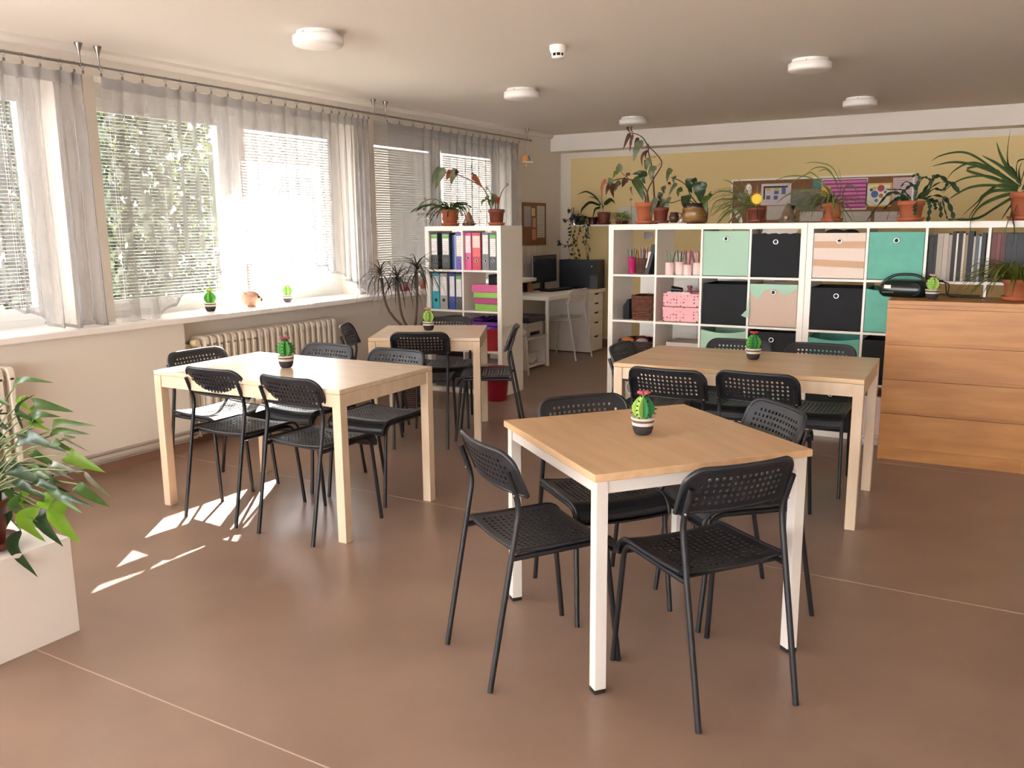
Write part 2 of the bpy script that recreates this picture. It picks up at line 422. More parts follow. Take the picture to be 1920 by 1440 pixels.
def curtain(clipsY, hem, label, cloth_gap, seed=1):
    """clipsY: places of the clips along the rod; hem(y) gives the height of the lower edge"""
    y0, y1 = clipsY[0], clipsY[-1]; yc = (y0+y1)/2; rr = random.Random(seed)
    t = thing('sheer_curtain', label, 'curtain', (XC, yc, 0), 0, 'sheer curtains on the window rod')
    n = len(clipsY)-1; NV = 40; zt = ZR-0.045
    gaps = [clipsY[i+1]-clipsY[i] for i in range(n)]
    amp = [min(0.05, 0.25*g*math.sqrt(max(0.0, (cloth_gap/g)**2-1))+0.004) for g in gaps]
    cat_amp = lambda k: amp[max(0, min(n-1, int(k)))]
    ph = [rr.uniform(-0.5, 0.5) for _ in range(n+1)]
    SUB = 12; NU = n*SUB
    def P(i, j, z1=None, z0=None, push=0.0):
        k = i/SUB; v = j/NV; i0 = min(int(k), n-1); f = k-i0
        y = clipsY[i0]+gaps[i0]*f
        za = zt if z1 is None else z1; zb = hem(y) if z0 is None else z0
        z = za+(zb-za)*v; d = zt-z
        # fold depth is smoothed from gap to gap
        k2 = k-0.5; j0 = math.floor(k2); g2 = k2-j0; a = cat_amp(max(0, j0))*(1-g2)+cat_amp(max(0, j0+1))*g2
        a *= min(1, 0.30+d/0.45)
        p_ = ph[i0]*(1-f)+ph[i0+1]*f
        w1 = abs(math.sin(PI*k+p_*0.3*min(1, d)))            # pinched at the clips, bellying between them
        x = a*(1.6*w1-1.0)+0.30*a*math.sin(2*PI*k*0.37+1.3+d*0.9)*min(1, d)
        sag = 0.012*math.sin(PI*f)*max(0, 1-d/0.15)
        y2 = y+0.006*math.sin(2*PI*k+2.0*d)*min(1, d)
        return (x+push, y2-yc, z-sag)
    m_ = MB(); m_.grid(lambda i, j: P(i, j), NU, NV)
    m_.build('cloth', SHEER, t, fix=False)
    b_ = MB(); b_.grid(lambda i, j: P(i, j*NV/3, zt, zt-0.07, 0.003), NU, 3)
    b_.build('pleat_tape', SHEER2, t, fix=False)
    hm = MB(); hm.grid(lambda i, j: tuple(Vector(P(i, NV, push=0.003))+Vector((0, 0, 0.018*j))), NU, 1)
    hm.build('embroidered_hem', SHEER2, t, fix=False)
    for y in clipsY:
        child_of(ring_me, 'ring', t, (0, y-yc, ZR-0.005), (0, 0, R(25)))
        child_of(clip_me, 'clip', t, (0, y-yc, zt+0.008))
def scallop(y, p=0.17): return 0.028*abs(math.sin(PI*y/p))
def hem2(y):
    u = (y+2.78)/(2.48)
    arch = 0.875+0.36*max(0, math.sin(PI*min(1, max(0, (u-0.10)/0.86))))**0.8
    return arch-0.02+scallop(y)
def hem1(y):
    u = (y+5.4)/2.52
    return 0.90+0.30*max(0, math.sin(PI*min(1, max(0, (u-0.1)/0.78))))**0.8-0.02+scallop(y)
def hem3(y):
    u = (y-0.06)/2.18
    return 0.90+0.30*max(0, math.sin(PI*min(1, max(0, (u-0.10)/0.80))))**0.8-0.02+scallop(y)
curtain([-5.40, -5.22, -5.02, -4.80, -4.58, -4.36, -4.14, -3.93, -3.74, -3.57, -3.44, -3.34, -3.24, -3.14, -3.02, -2.94, -2.885], hem1, 'sheer white curtain at the left edge of the photo', 0.20, 3)
curtain([-2.77, -2.63, -2.49, -2.32, -2.21, -2.09, -1.96, -1.82, -1.69, -1.56, -1.42, -1.28, -1.16, -1.01, -0.88, -0.78, -0.69, -0.61, -0.53, -0.46, -0.39, -0.33], hem2, 'sheer white curtain over the middle window with an arched scalloped hem', 0.152, 5)
curtain([-0.08, 0.09, 0.29, 0.46, 0.59, 0.72, 0.89, 1.02, 1.16, 1.28, 1.41, 1.54, 1.68, 1.80, 1.94, 2.07, 2.20], hem3, 'sheer white curtain behind the binder shelf, at the far end of the rod', 0.165, 8)

# ------------------------------------------------------------------ outside
out_g = MB().box(-60, -2.7, -60, 60, -3.3, -3.2)
struct(out_g.build('ground', mat('pale paving', (196, 190, 182), 0.9, 0.15, 0.5)))  # unseen ground, made pale to bounce light up to the ceiling
struct(MB().box(-3.05, -2.5, -3.1, 2.95, 2.62, 2.80).build('eave', W_WALL))  # unseen overhang, sized to keep the sun off the upper curtain
struct(MB().box(-4.55, -2.5, 2.95, 3.2, -3.2, 6.5).build('wall_wing', W_WALL))  # added wall that blocks the sun from the far window
LEAFOUT = mat_leaf('tree leaves', (74, 80, 62), (48, 54, 42), 0.2, 0.6, 2.0)
BARK = mat('bark', (92, 76, 62), 0.9, 0.3, 12)
def tree(c, rad, n, label, seed):
    rr = random.Random(seed)
    t = thing('leafy_tree', label, 'tree', (c[0], c[1], -3.2), 0, 'trees outside the windows')
    tk = MB(); tk.tube([(0, 0, 0), (0.1, 0, 2), (0, 0.1, c[2]+3.2)], [0.16, 0.12, 0.06], 8)
    for k in range(7):
        a = rr.uniform(0, 2*PI); tk.tube([(0, 0, c[2]+2.2), (math.cos(a)*rad[0]*0.7, math.sin(a)*rad[1]*0.7, c[2]+3.2+rr.uniform(-0.5, 0.8)*rad[2])], [0.05, 0.015], 6)
    tk.build('trunk', BARK, t)
    m_ = MB()
    for _ in range(n):
        while True:
            p = Vector((rr.uniform(-1, 1), rr.uniform(-1, 1), rr.uniform(-1, 1)))
            if 0.25 < p.length < 1: break
        q = Vector((p.x*rad[0], p.y*rad[1], c[2]+3.2+p.z*rad[2]))
        e = Euler((rr.uniform(0, 6.3), rr.uniform(0, 6.3), rr.uniform(0, 6.3))).to_matrix(); s = rr.uniform(0.05, 0.10)
        m_.add([q+e @ Vector(v)*s for v in ((-1, 0, 0), (0, -0.5, 0.1), (1, 0, 0), (0, 0.5, 0.1))], [(0, 1, 2, 3)])
    o = m_.build('crown', LEAFOUT, t, fix=False); o['kind'] = 'stuff'
tree((-5.6, -0.55, 1.6), (1.0, 1.75, 3.2), 15000, 'dark leafy tree just outside the left sash of the middle window', 1)
tree((-5.3, 1.15, 4.7), (0.9, 1.25, 1.5), 6000, 'tall leafy tree whose crown stands above the middle window', 5)  # unseen crown, added to block sun from the left sash
tree((-6.6, -3.3, 1.6), (1.0, 1.2, 2.8), 8000, 'dark leafy tree outside the leftmost window', 2)
# hazy pale house front far behind the trees
hs = thing('apartment_house', 'pale sunlit house standing beyond the trees outside', 'building', (-17, 6, -3.2))
MB().box(-3, 3, -12, 8, 0, 8).build('wall', mat('pale render', (226, 222, 214), 0.9), hs)
for i in range(6):
    for j in range(2):
        MB().box(3.0, 3.05, -10.5+i*3, -9.2+i*3, 1.5+j*3, 3.0+j*3).build('window', mat('dark window glass', (70, 80, 90), 0.1), hs)

# ------------------------------------------------------------------ tables
def table_birch(label, x, y, rz, W, D, H, topm):
    t = thing('dining_table', label, 'table', (x, y, 0), R(rz))
    MB().box(-W/2, W/2, -D/2, D/2, H-0.022, H).build('tabletop', topm, t, bevel=0.002)
    L = 0.048
    for sx in (-1, 1):
        for sy in (-1, 1):
            MB().box(sx*W/2, sx*(W/2-L), sy*D/2, sy*(D/2-L), 0.0, H-0.0235).build('leg', BIRCH2, t, bevel=0.002)
    for sy in (-1, 1):
        MB().box(-W/2+L, W/2-L, sy*(D/2-0.006), sy*(D/2-0.026), H-0.085, H-0.024).build('apron', BIRCH2, t)
    for sx in (-1, 1):
        MB().box(sx*(W/2-0.004), sx*(W/2-0.026), -D/2+L, D/2-L, H-0.085, H-0.024).build('apron', BIRCH2, t)
    return t
table_birch('long pale birch table under the windows by the radiator, sun on its top', -0.53, -2.865, 1.4, 1.25, 0.75, 0.735, BIRCH)
table_birch('long striped oak-topped table in front of the white cube shelves', 1.508, -1.548, 2.2, 1.25, 0.75, 0.74, OAKT)
table_birch('small square pale birch table in front of the binder shelf', -0.836, -1.195, 28.1, 0.75, 0.75, 0.734, BIRCH)
t = thing('dining_table', 'square beige table with white metal legs nearest the camera', 'table', (1.618, -3.309, 0), R(-39.3))
W, D, H = 0.80, 0.80, 0.726
MB().box(-W/2, W/2, -D/2, D/2, H-0.025, H).build('tabletop', BEECH, t, bevel=0.003)
NL = mat('light grey painted steel', (214, 208, 200), 0.35)
for sx in (-1, 1):
    for sy in (-1, 1):
        a, b = W/2-0.012, W/2-0.052
        lg = MB().box(sx*a, sx*b, sy*a, sy*b, 0.014, H-0.025).build('leg', NL, t, bevel=0.002)
        MB().box(sx*(a-0.001), sx*(b+0.001), sy*(a-0.001), sy*(b+0.001), 0.0, 0.016).build('foot_cap', RUBBER, lg)
for s in (-1, 1):
    MB().box(-W/2+0.052, W/2-0.052, s*(W/2-0.018), s*(W/2-0.040), H-0.068, H-0.0255).build('apron', NL, t)
    MB().box(s*(W/2-0.018), s*(W/2-0.040), -W/2+0.052, W/2-0.052, H-0.068, H-0.0255).build('apron', NL, t)

# ------------------------------------------------------------------ perforated chairs
def perf(xs, ys, holes, fn, r, n=8, shape=None):
    """sheet of cells with round holes; fn(x, y, side) -> 3D point, side +1/-1; shape(x, y) clamps the outline"""
    m_ = MB(); nx, ny = len(xs)-1, len(ys)-1
    sh = shape or (lambda x, y: (x, y))
    def add(vs2, fs, flip=False):
        m_.add([fn(*sh(*v), 1) for v in vs2], fs, False)
        m_.add([fn(*sh(*v), -1) for v in vs2], [tuple(reversed(f)) for f in fs], False)
    for i in range(nx):
        for j in range(ny):
            x0, x1, y0, y1 = xs[i], xs[i+1], ys[j], ys[j+1]
            c = [(x0, y0), (x1, y0), (x1, y1), (x0, y1)]
            if (i, j) not in holes:
                add(c, [(0, 1, 2, 3)]); continue
            cx, cy = (x0+x1)/2, (y0+y1)/2
            hv = [(cx+r*math.cos(PI*(5/4)+2*PI*k/8), cy+r*math.sin(PI*(5/4)+2*PI*k/8)) for k in range(8)]
            mids = [((x0+x1)/2, y0), (x1, (y0+y1)/2), ((x0+x1)/2, y1), (x0, (y0+y1)/2)]
            vs = c+mids+hv          # corners 0-3, mids 4-7, hole 8-15 (8 faces corner 0, 9 mid bottom, ...)
            fs = []
            for q in range(4):
                a, b, cc = q, 4+q, (q+1) % 4
                h0, h1, h2 = 8+2*q, 8+2*q+1, 8+(2*q+2) % 8
                fs += [(a, b, h1, h0), (b, cc, h2, h1)]
            add(vs, fs)
            top = [fn(*sh(*v), 1) for v in hv]; bot = [fn(*sh(*v), -1) for v in hv]
            m_.add(top+bot, [(k, (k+1) % 8, 8+(k+1) % 8, 8+k) for k in range(8)], True)
    return m_
def chair_parts(plastic, tube, slots=False):
    hw, zt, zb = 0.192, 0.776, 0.632
    # backrest: x across, s up the slab
    p = 0.0222
    xs = [-hw, -7*p]+[(-7+k)*p for k in range(1, 14)]+[7*p, hw]
    ss = [0, 0.018]+[0.018+0.0212*k for k in range(1, 6)]+[0.137, 0.150]
    holes = set()
    for j in range(1, 6):
        for i in range(1, 15):
            if j == 5 and i in (1, 14): continue
            holes.add((i, j))
    Ls = 0.150; rc = 0.055
    def shp(x, s):
        lim = hw
        d = s-(Ls-rc)
        if d > 0: lim = hw-(rc-math.sqrt(max(0, rc*rc-d*d)))
        return (max(-lim, min(lim, x)), s)
    def back(x, s, side):
        t = s/Ls
        v = -0.132-0.060*t+0.030*(x/hw)**2-0.004
        return (x, v+side*0.004, zb+(zt-zb)*t)
    bk = perf(xs, ss, holes, back, 0.0064, shape=shp)
    rim = []
    for k in range(0, 9): rim.append((-hw, Ls-rc if k == 8 else (Ls-rc)*k/8))
    for k in range(1, 8):
        a = PI-PI/2*k/8; rim.append((-hw+rc+rc*math.cos(a), Ls-rc+rc*math.sin(a)))
    top = [(-hw+rc+(2*hw-2*rc)*k/14, Ls) for k in range(15)]
    full = rim+top+[(-x, s) for x, s in reversed(rim)]
    low = [(hw-2*hw*k/16, 0) for k in range(17)]
    bk.tube([back(x, s, 0) for x, s in full], 0.0085, 8)
    bk.tube([back(x, s, 0) for x, s in low], 0.006, 8)
    # seat: x across, y forward along the surface
    q = 0.0225
    sw = 0.188
    sxs = [-sw, -7*q]+[(-7+k)*q for k in range(1, 14)]+[7*q, sw]
    sys_ = [0, 0.022]+[0.022+0.0215*k for k in range(1, 13)]+[0.30, 0.32, 0.34, 0.355, 0.37, 0.385, 0.40]
    sh_holes = {(i, j) for j in range(1, 13) for i in range(1, 15)}
    def seat(x, y, side):
        # y runs along the surface from the back edge; the front rolls down
        y0 = -0.135
        f = 0.30
        if y <= f: v, z = y0+y, 0.0
        else:
            a = min(1.35, (y-f)/0.062); v = y0+f+0.062*math.sin(a); z = -0.062*(1-math.cos(a))
            if (y-f)/0.062 > 1.35: z -= (y-f-1.35*0.062)
        u = x/sw
        dip = -0.016*(1-u*u)*(0.6+0.4*math.cos((y-0.12)*8)) if y < 0.36 else -0.016*(1-u*u)*0.5
        back_up = 0.004*max(0, 1-y/0.1)
        return (x*(1-0.05*max(0, y-0.2)), v, 0.4545+z+dip+back_up+side*0.0035)
    st = perf(sxs, sys_, sh_holes, seat, 0.0068)
    for sx in (-sw, sw):
        st.tube([seat(sx, y, 0) for y in sys_], 0.008, 8)
    st.tube([seat(-sw+2*sw*k/16, 0, 0) for k in range(17)], 0.006, 8)
    st.tube([seat(-sw+2*sw*k/16, sys_[-1], 0) for k in range(17)], 0.005, 8)
    parts = [('backrest', bk.mesh('backrest', False), plastic), ('seat', st.mesh('seat', False), plastic)]
    rt = 0.0095
    for s in (-1, 1):
        # rear leg running up into the back post
        pts = bez([((s*0.180, -0.238, 0.0), 0), ((s*0.181, -0.128, 0.600), 0.04), ((s*0.182, -0.170, 0.72), 0)])
        parts.append(('leg', MB().tube(pts, rt, 10).mesh('leg', False), tube))
        # front leg bending back into the side rail
        pts = bez([((s*0.194, 0.238, 0.0), 0), ((s*0.181, 0.190, 0.436), 0.055), ((s*0.181, -0.152, 0.434), 0)], 8)
        parts.append(('leg', MB().tube(pts, rt, 10).mesh('leg', False), tube))
    sc_ = MB()
    for s in (-1, 1):
        sc_.sphere((s*0.186, -0.150, 0.640), 0.0045, 8, 5)
    parts.append(('screw', sc_.mesh('screw', False), STEEL))
    parts.append(('cross_bar', MB().tube([(-0.181, -0.12, 0.434), (0.181, -0.12, 0.434)], 0.006, 8).mesh('cross_bar', False), tube))
    for n_, me, mt in parts: me.materials.append(mt)
    return parts
CH = chair_parts(BLACK, BLKTUBE)
def chair(label, x, y, th, parts=None, group=None, name='dining_chair'):
    t = thing(name, label, 'chair', (x, y, 0), R(th-90), group)
    for n_, me, mt in (parts or CH):
        o = child_of(me, n_, t)
        if n_ == 'screw': o['label'] = 'small steel screw heads'
    return t
G = 'black perforated chairs around the tables'
for l, x, y, th in [
    ('black perforated chair on the left side of the nearest table, backrest towards the camera', 1.356, -3.704, 56.6),
    ('black perforated chair nearest the camera, bright glint on its backrest', 1.938, -3.605, 143.5),
    ('black perforated chair at the far left side of the nearest table', 1.365, -3.157, -40.6),
    ('black chair with pale grey-lit backrest at the right corner of the nearest table', 1.857, -2.976, 224.0),
    ('black chair at the left of the two in front of the sunny window table', -0.706, -3.09, 90.9),
    ('black chair at the right of the two in front of the sunny window table', -0.181, -3.09, 88.8),
    ('black chair at the left end of the window table, its seat in full sun', -1.139, -2.857, -3.5),
    ('black chair behind the window table, right of the cactus, against the radiator', -0.77, -2.49, -90),
    ('black chair at the right end behind the window table, before the square birch table', -0.267, -2.48, -89.5),
    ('black chair in front of the small square table, its back to the camera', -0.73, -1.44, 118.5),
    ('black chair behind the small square table, against the binder shelf', -0.947, -0.874, -62.0),
    ('black chair seen side-on at the right of the small square table, by the red bin', -0.41, -1.08, 208),
    ('black chair seen side-on at the left of the small square table, by the radiator end', -1.235, -1.39, 30),
    ('black chair at the left end of the oak-topped table, before the wicker baskets', 0.93, -1.52, 2),
    ('black chair at the left of the two in front of the oak-topped table', 1.295, -2.07, 90),
    ('black chair at the right of the two in front of the oak-topped table', 1.71, -1.985, 89),
    ('black chair at the left behind the oak-topped table, beside its cactus', 1.33, -1.21, -88),
    ('black chair at the right behind the oak-topped table, before the teal bin', 1.79, -1.19, -88)]:
    chair(l, x, y, th, group=G)
WPL = mat('white chair plastic', (226, 220, 212), 0.45)
CHW = chair_parts(WPL, WPL)
chair('white perforated chair pushed up to the computer desk', -1.60, 2.46, 176, CHW, name='desk_chair')

# ------------------------------------------------------------------ white cube shelves
def cube_shelf(label, cols, x, y, rz):
    t = thing('cube_shelf', label, 'shelf', (x, y, 0), R(rz))
    W = 0.082+cols*0.335+(cols-1)*0.016 if cols == 2 else 1.47
    if cols == 2: W = 0.77
    D = 0.39
    e = 0.041
    MB().box(0, W, 0, D, 1.47-e, 1.47).build('top_panel', WLAM, t, bevel=0.002)
    MB().box(0, W, 0, D, 0, e).build('bottom_panel', WLAM, t, bevel=0.002)
    for a in (0, W-e): MB().box(a, a+e, 0, D, e, 1.47-e).build('side_panel', WLAM, t, bevel=0.002)
    pitch = (1.47-2*e+0.016)/4
    cw = (W-2*e+0.016)/cols
    for r in (1, 2, 3):
        z = e+pitch*r-0.016
        MB().box(e, W-e, 0.002, D, z, z+0.016).build('shelf_board', WLAM, t)
    for r in range(4):
        for c in range(1, cols):
            xx = e+cw*c-0.016
            MB().box(xx, xx+0.016, 0.002, D, e+pitch*r, e+pitch*(r+1)-0.016).build('divider', WLAM, t)
    return t
U1 = (0.0, 0.0, 0.0); U2 = (1.4756, -0.017, 0.0); UB = (-1.8144, 0.108, R(1.73))
cube_shelf('white sixteen-cube shelf left of the long wall row, pots of leafy plants on top', 4, U1[0], U1[1], 0)
cube_shelf('white sixteen-cube shelf at the right, partly hidden by the golden dresser', 4, U2[0], U2[1], 0)
cube_shelf('narrow white shelf of ring binders standing before the window end', 2, UB[0], UB[1], 1.73)
E_, PT = 0.041, (1.47-0.082+0.016)/4
def cell(U, c, r):
    """lower left front corner of the cube in column c and row r from the top"""
    z = E_+PT*(3-r); x = E_+0.351*c if U is not UB else E_+0.352*c
    ca, sa = math.cos(U[2]), math.sin(U[2])
    return Vector((U[0]+ca*x, U[1]+sa*x, z))
def bin_box(label, U, c, r, m, h=0.315, ring=True, sag=0.0, dx=0.003, w=0.328, push=0.006, d=0.36, tilt=0):
    p = cell(U, c, r)
    t = thing('fabric_bin', label, 'storage box', (p.x+dx, p.y+push, p.z+0.001), U[2], 'fabric bins in the cube shelves')
    th = 0.004
    m_ = MB()
    NX = 8
    def zt(u): return h-sag*math.sin(PI*u)
    # front and back walls follow the sag, sides straight
    for y0 in (0, d-th):
        for i in range(NX):
            a, b = i/NX, (i+1)/NX
            x0, x1 = a*w, b*w
            za, zb = (zt(a), zt(b)) if y0 == 0 else (h, h)
            vs = [(x0, y0, 0), (x1, y0, 0), (x1, y0+th, 0), (x0, y0+th, 0), (x0, y0, za), (x1, y0, zb), (x1, y0+th, zb), (x0, y0+th, za)]
            m_.add(vs, [(0, 3, 2, 1), (4, 5, 6, 7), (0, 1, 5, 4), (1, 2, 6, 5), (2, 3, 7, 6), (3, 0, 4, 7)])
    m_.box(0, th, th, d-th, 0, h); m_.box(w-th, w, th, d-th, 0, h); m_.box(0, w, 0, d, 0, th)
    m_.build('body', m, t)
    if ring:
        g = MB(); g.torus((w/2, -0.002, h-0.055-sag), 0.015, 0.005, 'y', 18, 6)
        o = g.build('grommet', CHROME, t); o['label'] = 'round metal grommet handle'
        MB().lathe([(0.012, 0), (0.012, 0.001)], 14).build('grommet_hole', RUBBER, t, loc=(w/2, -0.0012, h-0.055-sag)).rotation_euler = (R(90), 0, 0)
    return t
bin_box('mint green fabric bin in the top row of the left cube shelf', U1, 2, 0, MINT, 0.322)
bin_box('black fabric bin in the top right cube of the left cube shelf', U1, 3, 0, BLKFAB, 0.300)
bin_box('plain black fabric bin left of the torn beige bin', U1, 2, 1, BLKFAB, 0.295, ring=False, dx=0.012, w=0.318)
tb = bin_box('beige bin with torn mint cloth hanging off its front', U1, 3, 1, BEIGEF, 0.300)
# torn remains of mint cloth along the rim and a flap hanging over the shelf edge
m_ = MB()
prof = [(0, 0.245), (0.02, 0.225), (0.05, 0.200), (0.065, 0.195), (0.085, 0.235), (0.11, 0.262), (0.15, 0.268), (0.19, 0.265), (0.215, 0.235), (0.26, 0.232), (0.29, 0.25), (0.328, 0.275)]
poly = prof+[(0.328, 0.303), (0, 0.303)]
m_.prism(poly, -0.005, -0.002, 'xz'); m_.build('torn_cloth', MINT, tb)
m_ = MB(); m_.prism([(-0.005, 0.20), (-0.012, 0.12), (-0.055, 0.075), (-0.02, 0.062), (0.004, 0.07), (0.004, 0.2)], -0.016, -0.012, 'xz'); m_.build('torn_flap', MINT, tb)
bin_box('sagging mint bin in the third row of the left cube shelf', U1, 2, 2, MINT, 0.310, ring=False, sag=0.02)
bin_box('black bin with a grommet behind the oak table cactus', U1, 3, 2, BLKFAB, 0.315)
bin_box('black bin in the bottom row of the left cube shelf, third cube', U1, 2, 3, BLKFAB, 0.31, ring=False)
bin_box('mint bin in the bottom right cube of the left cube shelf', U1, 3, 3, MINT, 0.31)
wb = bin_box('white bin patched with two strips of tan tape', U2, 0, 0, WHITEF, 0.305)
for z, dz in ((0.205, 0.0), (0.085, -0.012)):
    m_ = MB(); m_.add([(0.005, -0.003, z), (0.328, -0.003, z+dz), (0.328, -0.003, z+0.045+dz), (0.005, -0.003, z+0.045),
                       (0.005, -0.001, z), (0.328, -0.001, z+dz), (0.328, -0.001, z+0.045+dz), (0.005, -0.001, z+0.045)],
                      [(0, 1, 2, 3), (7, 6, 5, 4), (0, 4, 5, 1), (1, 5, 6, 2), (2, 6, 7, 3), (3, 7, 4, 0)])
    m_.build('tape_strip', TAPE, wb)
bin_box('teal fabric bin in the top row of the right cube shelf', U2, 1, 0, TEAL, 0.310)
bin_box('black bin with grommet below the taped white bin', U2, 0, 1, BLKFAB, 0.290)
bin_box('teal bin beside the upper corner of the golden dresser', U2, 1, 1, TEAL, 0.290, ring=False, sag=0.015)
bin_box('teal bin sagging in the third row of the right cube shelf', U2, 0, 2, TEAL, 0.300, sag=0.018)
bin_box('black bin in the third row right beside the golden dresser', U2, 1, 2, BLKFAB, 0.30, ring=False)
bin_box('black bin with a loose ring in the bottom row of the right cube shelf', U2, 0, 3, BLKFAB, 0.315)
bin_box('pinkish white box in the bottom row beside the dresser', U2, 1, 3, mat('pinkish white board', (236, 214, 210), 0.6), 0.27, ring=False)
def simple(name, label, cat, m_, m, loc=(0, 0, 0), rz=0, group=None, bevel=0.0):
    o = m_.build(name, m, bevel=bevel); o.location = loc; o.rotation_euler = (0, 0, rz)
    return tag(o, label, cat, group)
# things peeping out over the bins
p = cell(U2, 0, 0)
for i, (dx, r_) in enumerate(((0.12, 0.065), (0.22, 0.055))):
    m_ = MB(); m_.sphere((0, 0, 0), (r_, 0.06, 0.022), 16, 8); m_.box(-r_, r_, -0.06, -0.05, -0.01, -0.004)
    simple('cap', ['black cap lying in the taped white bin, the wider one on the left', 'black cap lying in the taped white bin, the smaller one on the right'][i], 'cap', m_, BLKFAB, (p.x+dx, p.y+0.09, p.z+0.308))
p = cell(U1, 3, 0)
m_ = MB()
m_.grid(lambda i, j: (0.24*i/10, 0.10*j/4+0.01*math.sin(i*1.7), 0.006*math.sin(i*2.1+j)+0.012*j), 10, 4)
simple('paper_sheet', 'crumpled white paper on top of the black bin in the top right cube', 'paper', m_, PAPER, (p.x+0.06, p.y+0.03, p.z+0.304))
# row of albums and papers
p = cell(U2, 2, 0)
xs = 0.006
for i, (c, wd, h, lean) in enumerate([('2e2d2c', 0.028, 0.285, 0), ('24282c', 0.02, 0.29, 0.01), ('a49a8c', 0.035, 0.30, 0), ('b0a596', 0.03, 0.30, 0), ('968d80', 0.02, 0.29, 0.03), ('1e2226', 0.022, 0.31, 0.02), ('d8d0c2', 0.012, 0.30, 0), ('262626', 0.025, 0.31, 0),
      ('c8b9a4', 0.014, 0.30, 0), ('8c7c68', 0.016, 0.29, 0), ('22262b', 0.03, 0.31, 0), ('b8b0a8', 0.012, 0.28, 0), ('5c6066', 0.02, 0.29, 0), ('c6c6c8', 0.012, 0.28, 0), ('2c3440', 0.024, 0.30, 0)]):
    m_ = MB().box(0, wd-0.001, 0, 0.24, 0, h)
    simple('album', f'{["black","charcoal","grey-beige","thick beige","curled grey","black","thin cream","black","cream","brown","wide black","thin grey","slate","thin silver","navy"][i]} album standing {["first","second","third","fourth","fifth","sixth","seventh","eighth","ninth","tenth","eleventh","twelfth","thirteenth","fourteenth","last"][i]} from left in the album row',
           'album', m_, mat('album '+c, c, 0.6), (p.x+xs, p.y+0.03, p.z+0.001), 0, 'albums in the right cube shelf')
    xs += wd
p = cell(U2, 3, 0)
xs = 0.004
for i, (c, wd) in enumerate([('5e2622', 0.03), ('74302a', 0.022), ('4c1f1d', 0.028), ('1b1d20', 0.06), ('17191b', 0.08), ('202326', 0.07)]):
    simple('album', ['dark red album, leftmost beside the spider plant leaves', 'brighter red album, second behind the spider plant leaves', 'maroon album, third behind the spider plant leaves', 'black file box, fourth behind the spider plant leaves', 'wide black file box, fifth behind the spider plant leaves', 'charcoal file box at the right edge behind the spider plant'][i],
           'album', MB().box(0, wd-0.001, 0, 0.26, 0, 0.30), mat('album '+c, c, 0.5), (p.x+xs, p.y+0.02, p.z+0.001), 0, 'albums in the right cube shelf')
    xs += wd
p = cell(U2, 2, 1)
simple('paper_stack', 'stack of grey-white paper in the cube behind the radio', 'paper', MB().box(0, 0.2, 0, 0.28, 0, 0.25), mat('grey board', (190, 184, 176), 0.8), (p.x+0.005, p.y+0.03, p.z+0.001))
simple('speaker_box', 'small black box beside the paper stack behind the radio', 'box', MB().box(0, 0.10, 0, 0.2, 0, 0.255).box(0.012, 0.088, -0.004, 0, 0.02, 0.235), mat('black satin plastic', (24, 24, 26), 0.4), (p.x+0.215, p.y+0.02, p.z+0.001), bevel=0.004)
# wall bracket of the first cube
p = cell(U1, 0, 0)
simple('wall_bracket', 'small dark metal bracket inside the top left cube', 'bracket', MB().box(0, 0.075, 0, 0.004, 0, 0.055).lathe([(0.009, 0), (0.009, 0.003)], 10, (0.05, -0.002, 0.03)), mat('dark steel', (90, 88, 84), 0.4, metal=0.8), (p.x+0.10, p.y+0.375, p.z+0.262))

# ------------------------------------------------------------------ wicker, boxes, jars with pencils
def wicker(label, loc, rx, ry, h, c, rz=0, taper=0.92, group=None, bands=14, sq=4.0, stakes=28):
    t = thing('wicker_basket', label, 'basket', loc, rz, group)
    mm = mat('wicker '+c, c, 0.7, 0.35, 30)
    def pt(a, k):
        ca, sa = math.cos(a), math.sin(a); e = 2/sq
        return (rx*k*math.copysign(abs(ca)**e, ca), ry*k*math.copysign(abs(sa)**e, sa))
    N = 4*stakes
    for b in range(bands):
        z = h*(b+0.5)/bands; k = taper+(1-taper)*z/h; r_ = h/bands*0.52
        vs = []; fs = []
        for i in range(N):
            a = 2*PI*i/N; wv = 0.004*math.sin(a*stakes/1+PI*b)*1.0
            x, y = pt(a, k); L = math.hypot(x, y); f = 1+wv/L
            for dz, dr in ((-1, 0), (0, 1), (1, 0), (0, -0.6)):
                vs.append((x*f*(1+dr*r_*0.7/L), y*f*(1+dr*r_*0.7/L), z+dz*r_))
        for i in range(N):
            for q in range(4): fs.append((i*4+q, ((i+1) % N)*4+q, ((i+1) % N)*4+(q+1) % 4, i*4+(q+1) % 4))
        m_ = MB(); m_.add(vs, fs, True); m_.build('woven_band', mm, t, fix=False)
    m_ = MB()
    for i in range(stakes):
        a = 2*PI*i/stakes; x0, y0 = pt(a, taper); x1, y1 = pt(a, 1.0); m_.tube([(x0, y0, 0), (x1, y1, h+0.004)], 0.003, 5)
    o = m_.build('stakes', mm, t); o['kind'] = 'stuff'
    m_ = MB(); m_.prism([pt(2*PI*i/40, taper) for i in range(40)], 0.0, 0.006); m_.build('base', mm, t)
    return t
p = cell(U1, 0, 1)
wicker('reddish brown wicker basket in the second row of the left cube shelf', (p.x+0.225, p.y+0.17, p.z+0.001), 0.105, 0.13, 0.185, '7c4c36')
m_ = MB().prism([(0, 0), (0.05, 0), (0.05, 0.15), (0.035, 0.155), (0, 0.10)], 0, 0.2, 'xz')
simple('file_holder', 'black plastic file holder left of the reddish basket', 'file holder', m_, BLKFAB, (p.x+0.062, p.y+0.06, p.z+0.001))
p = cell(U1, 0, 2)
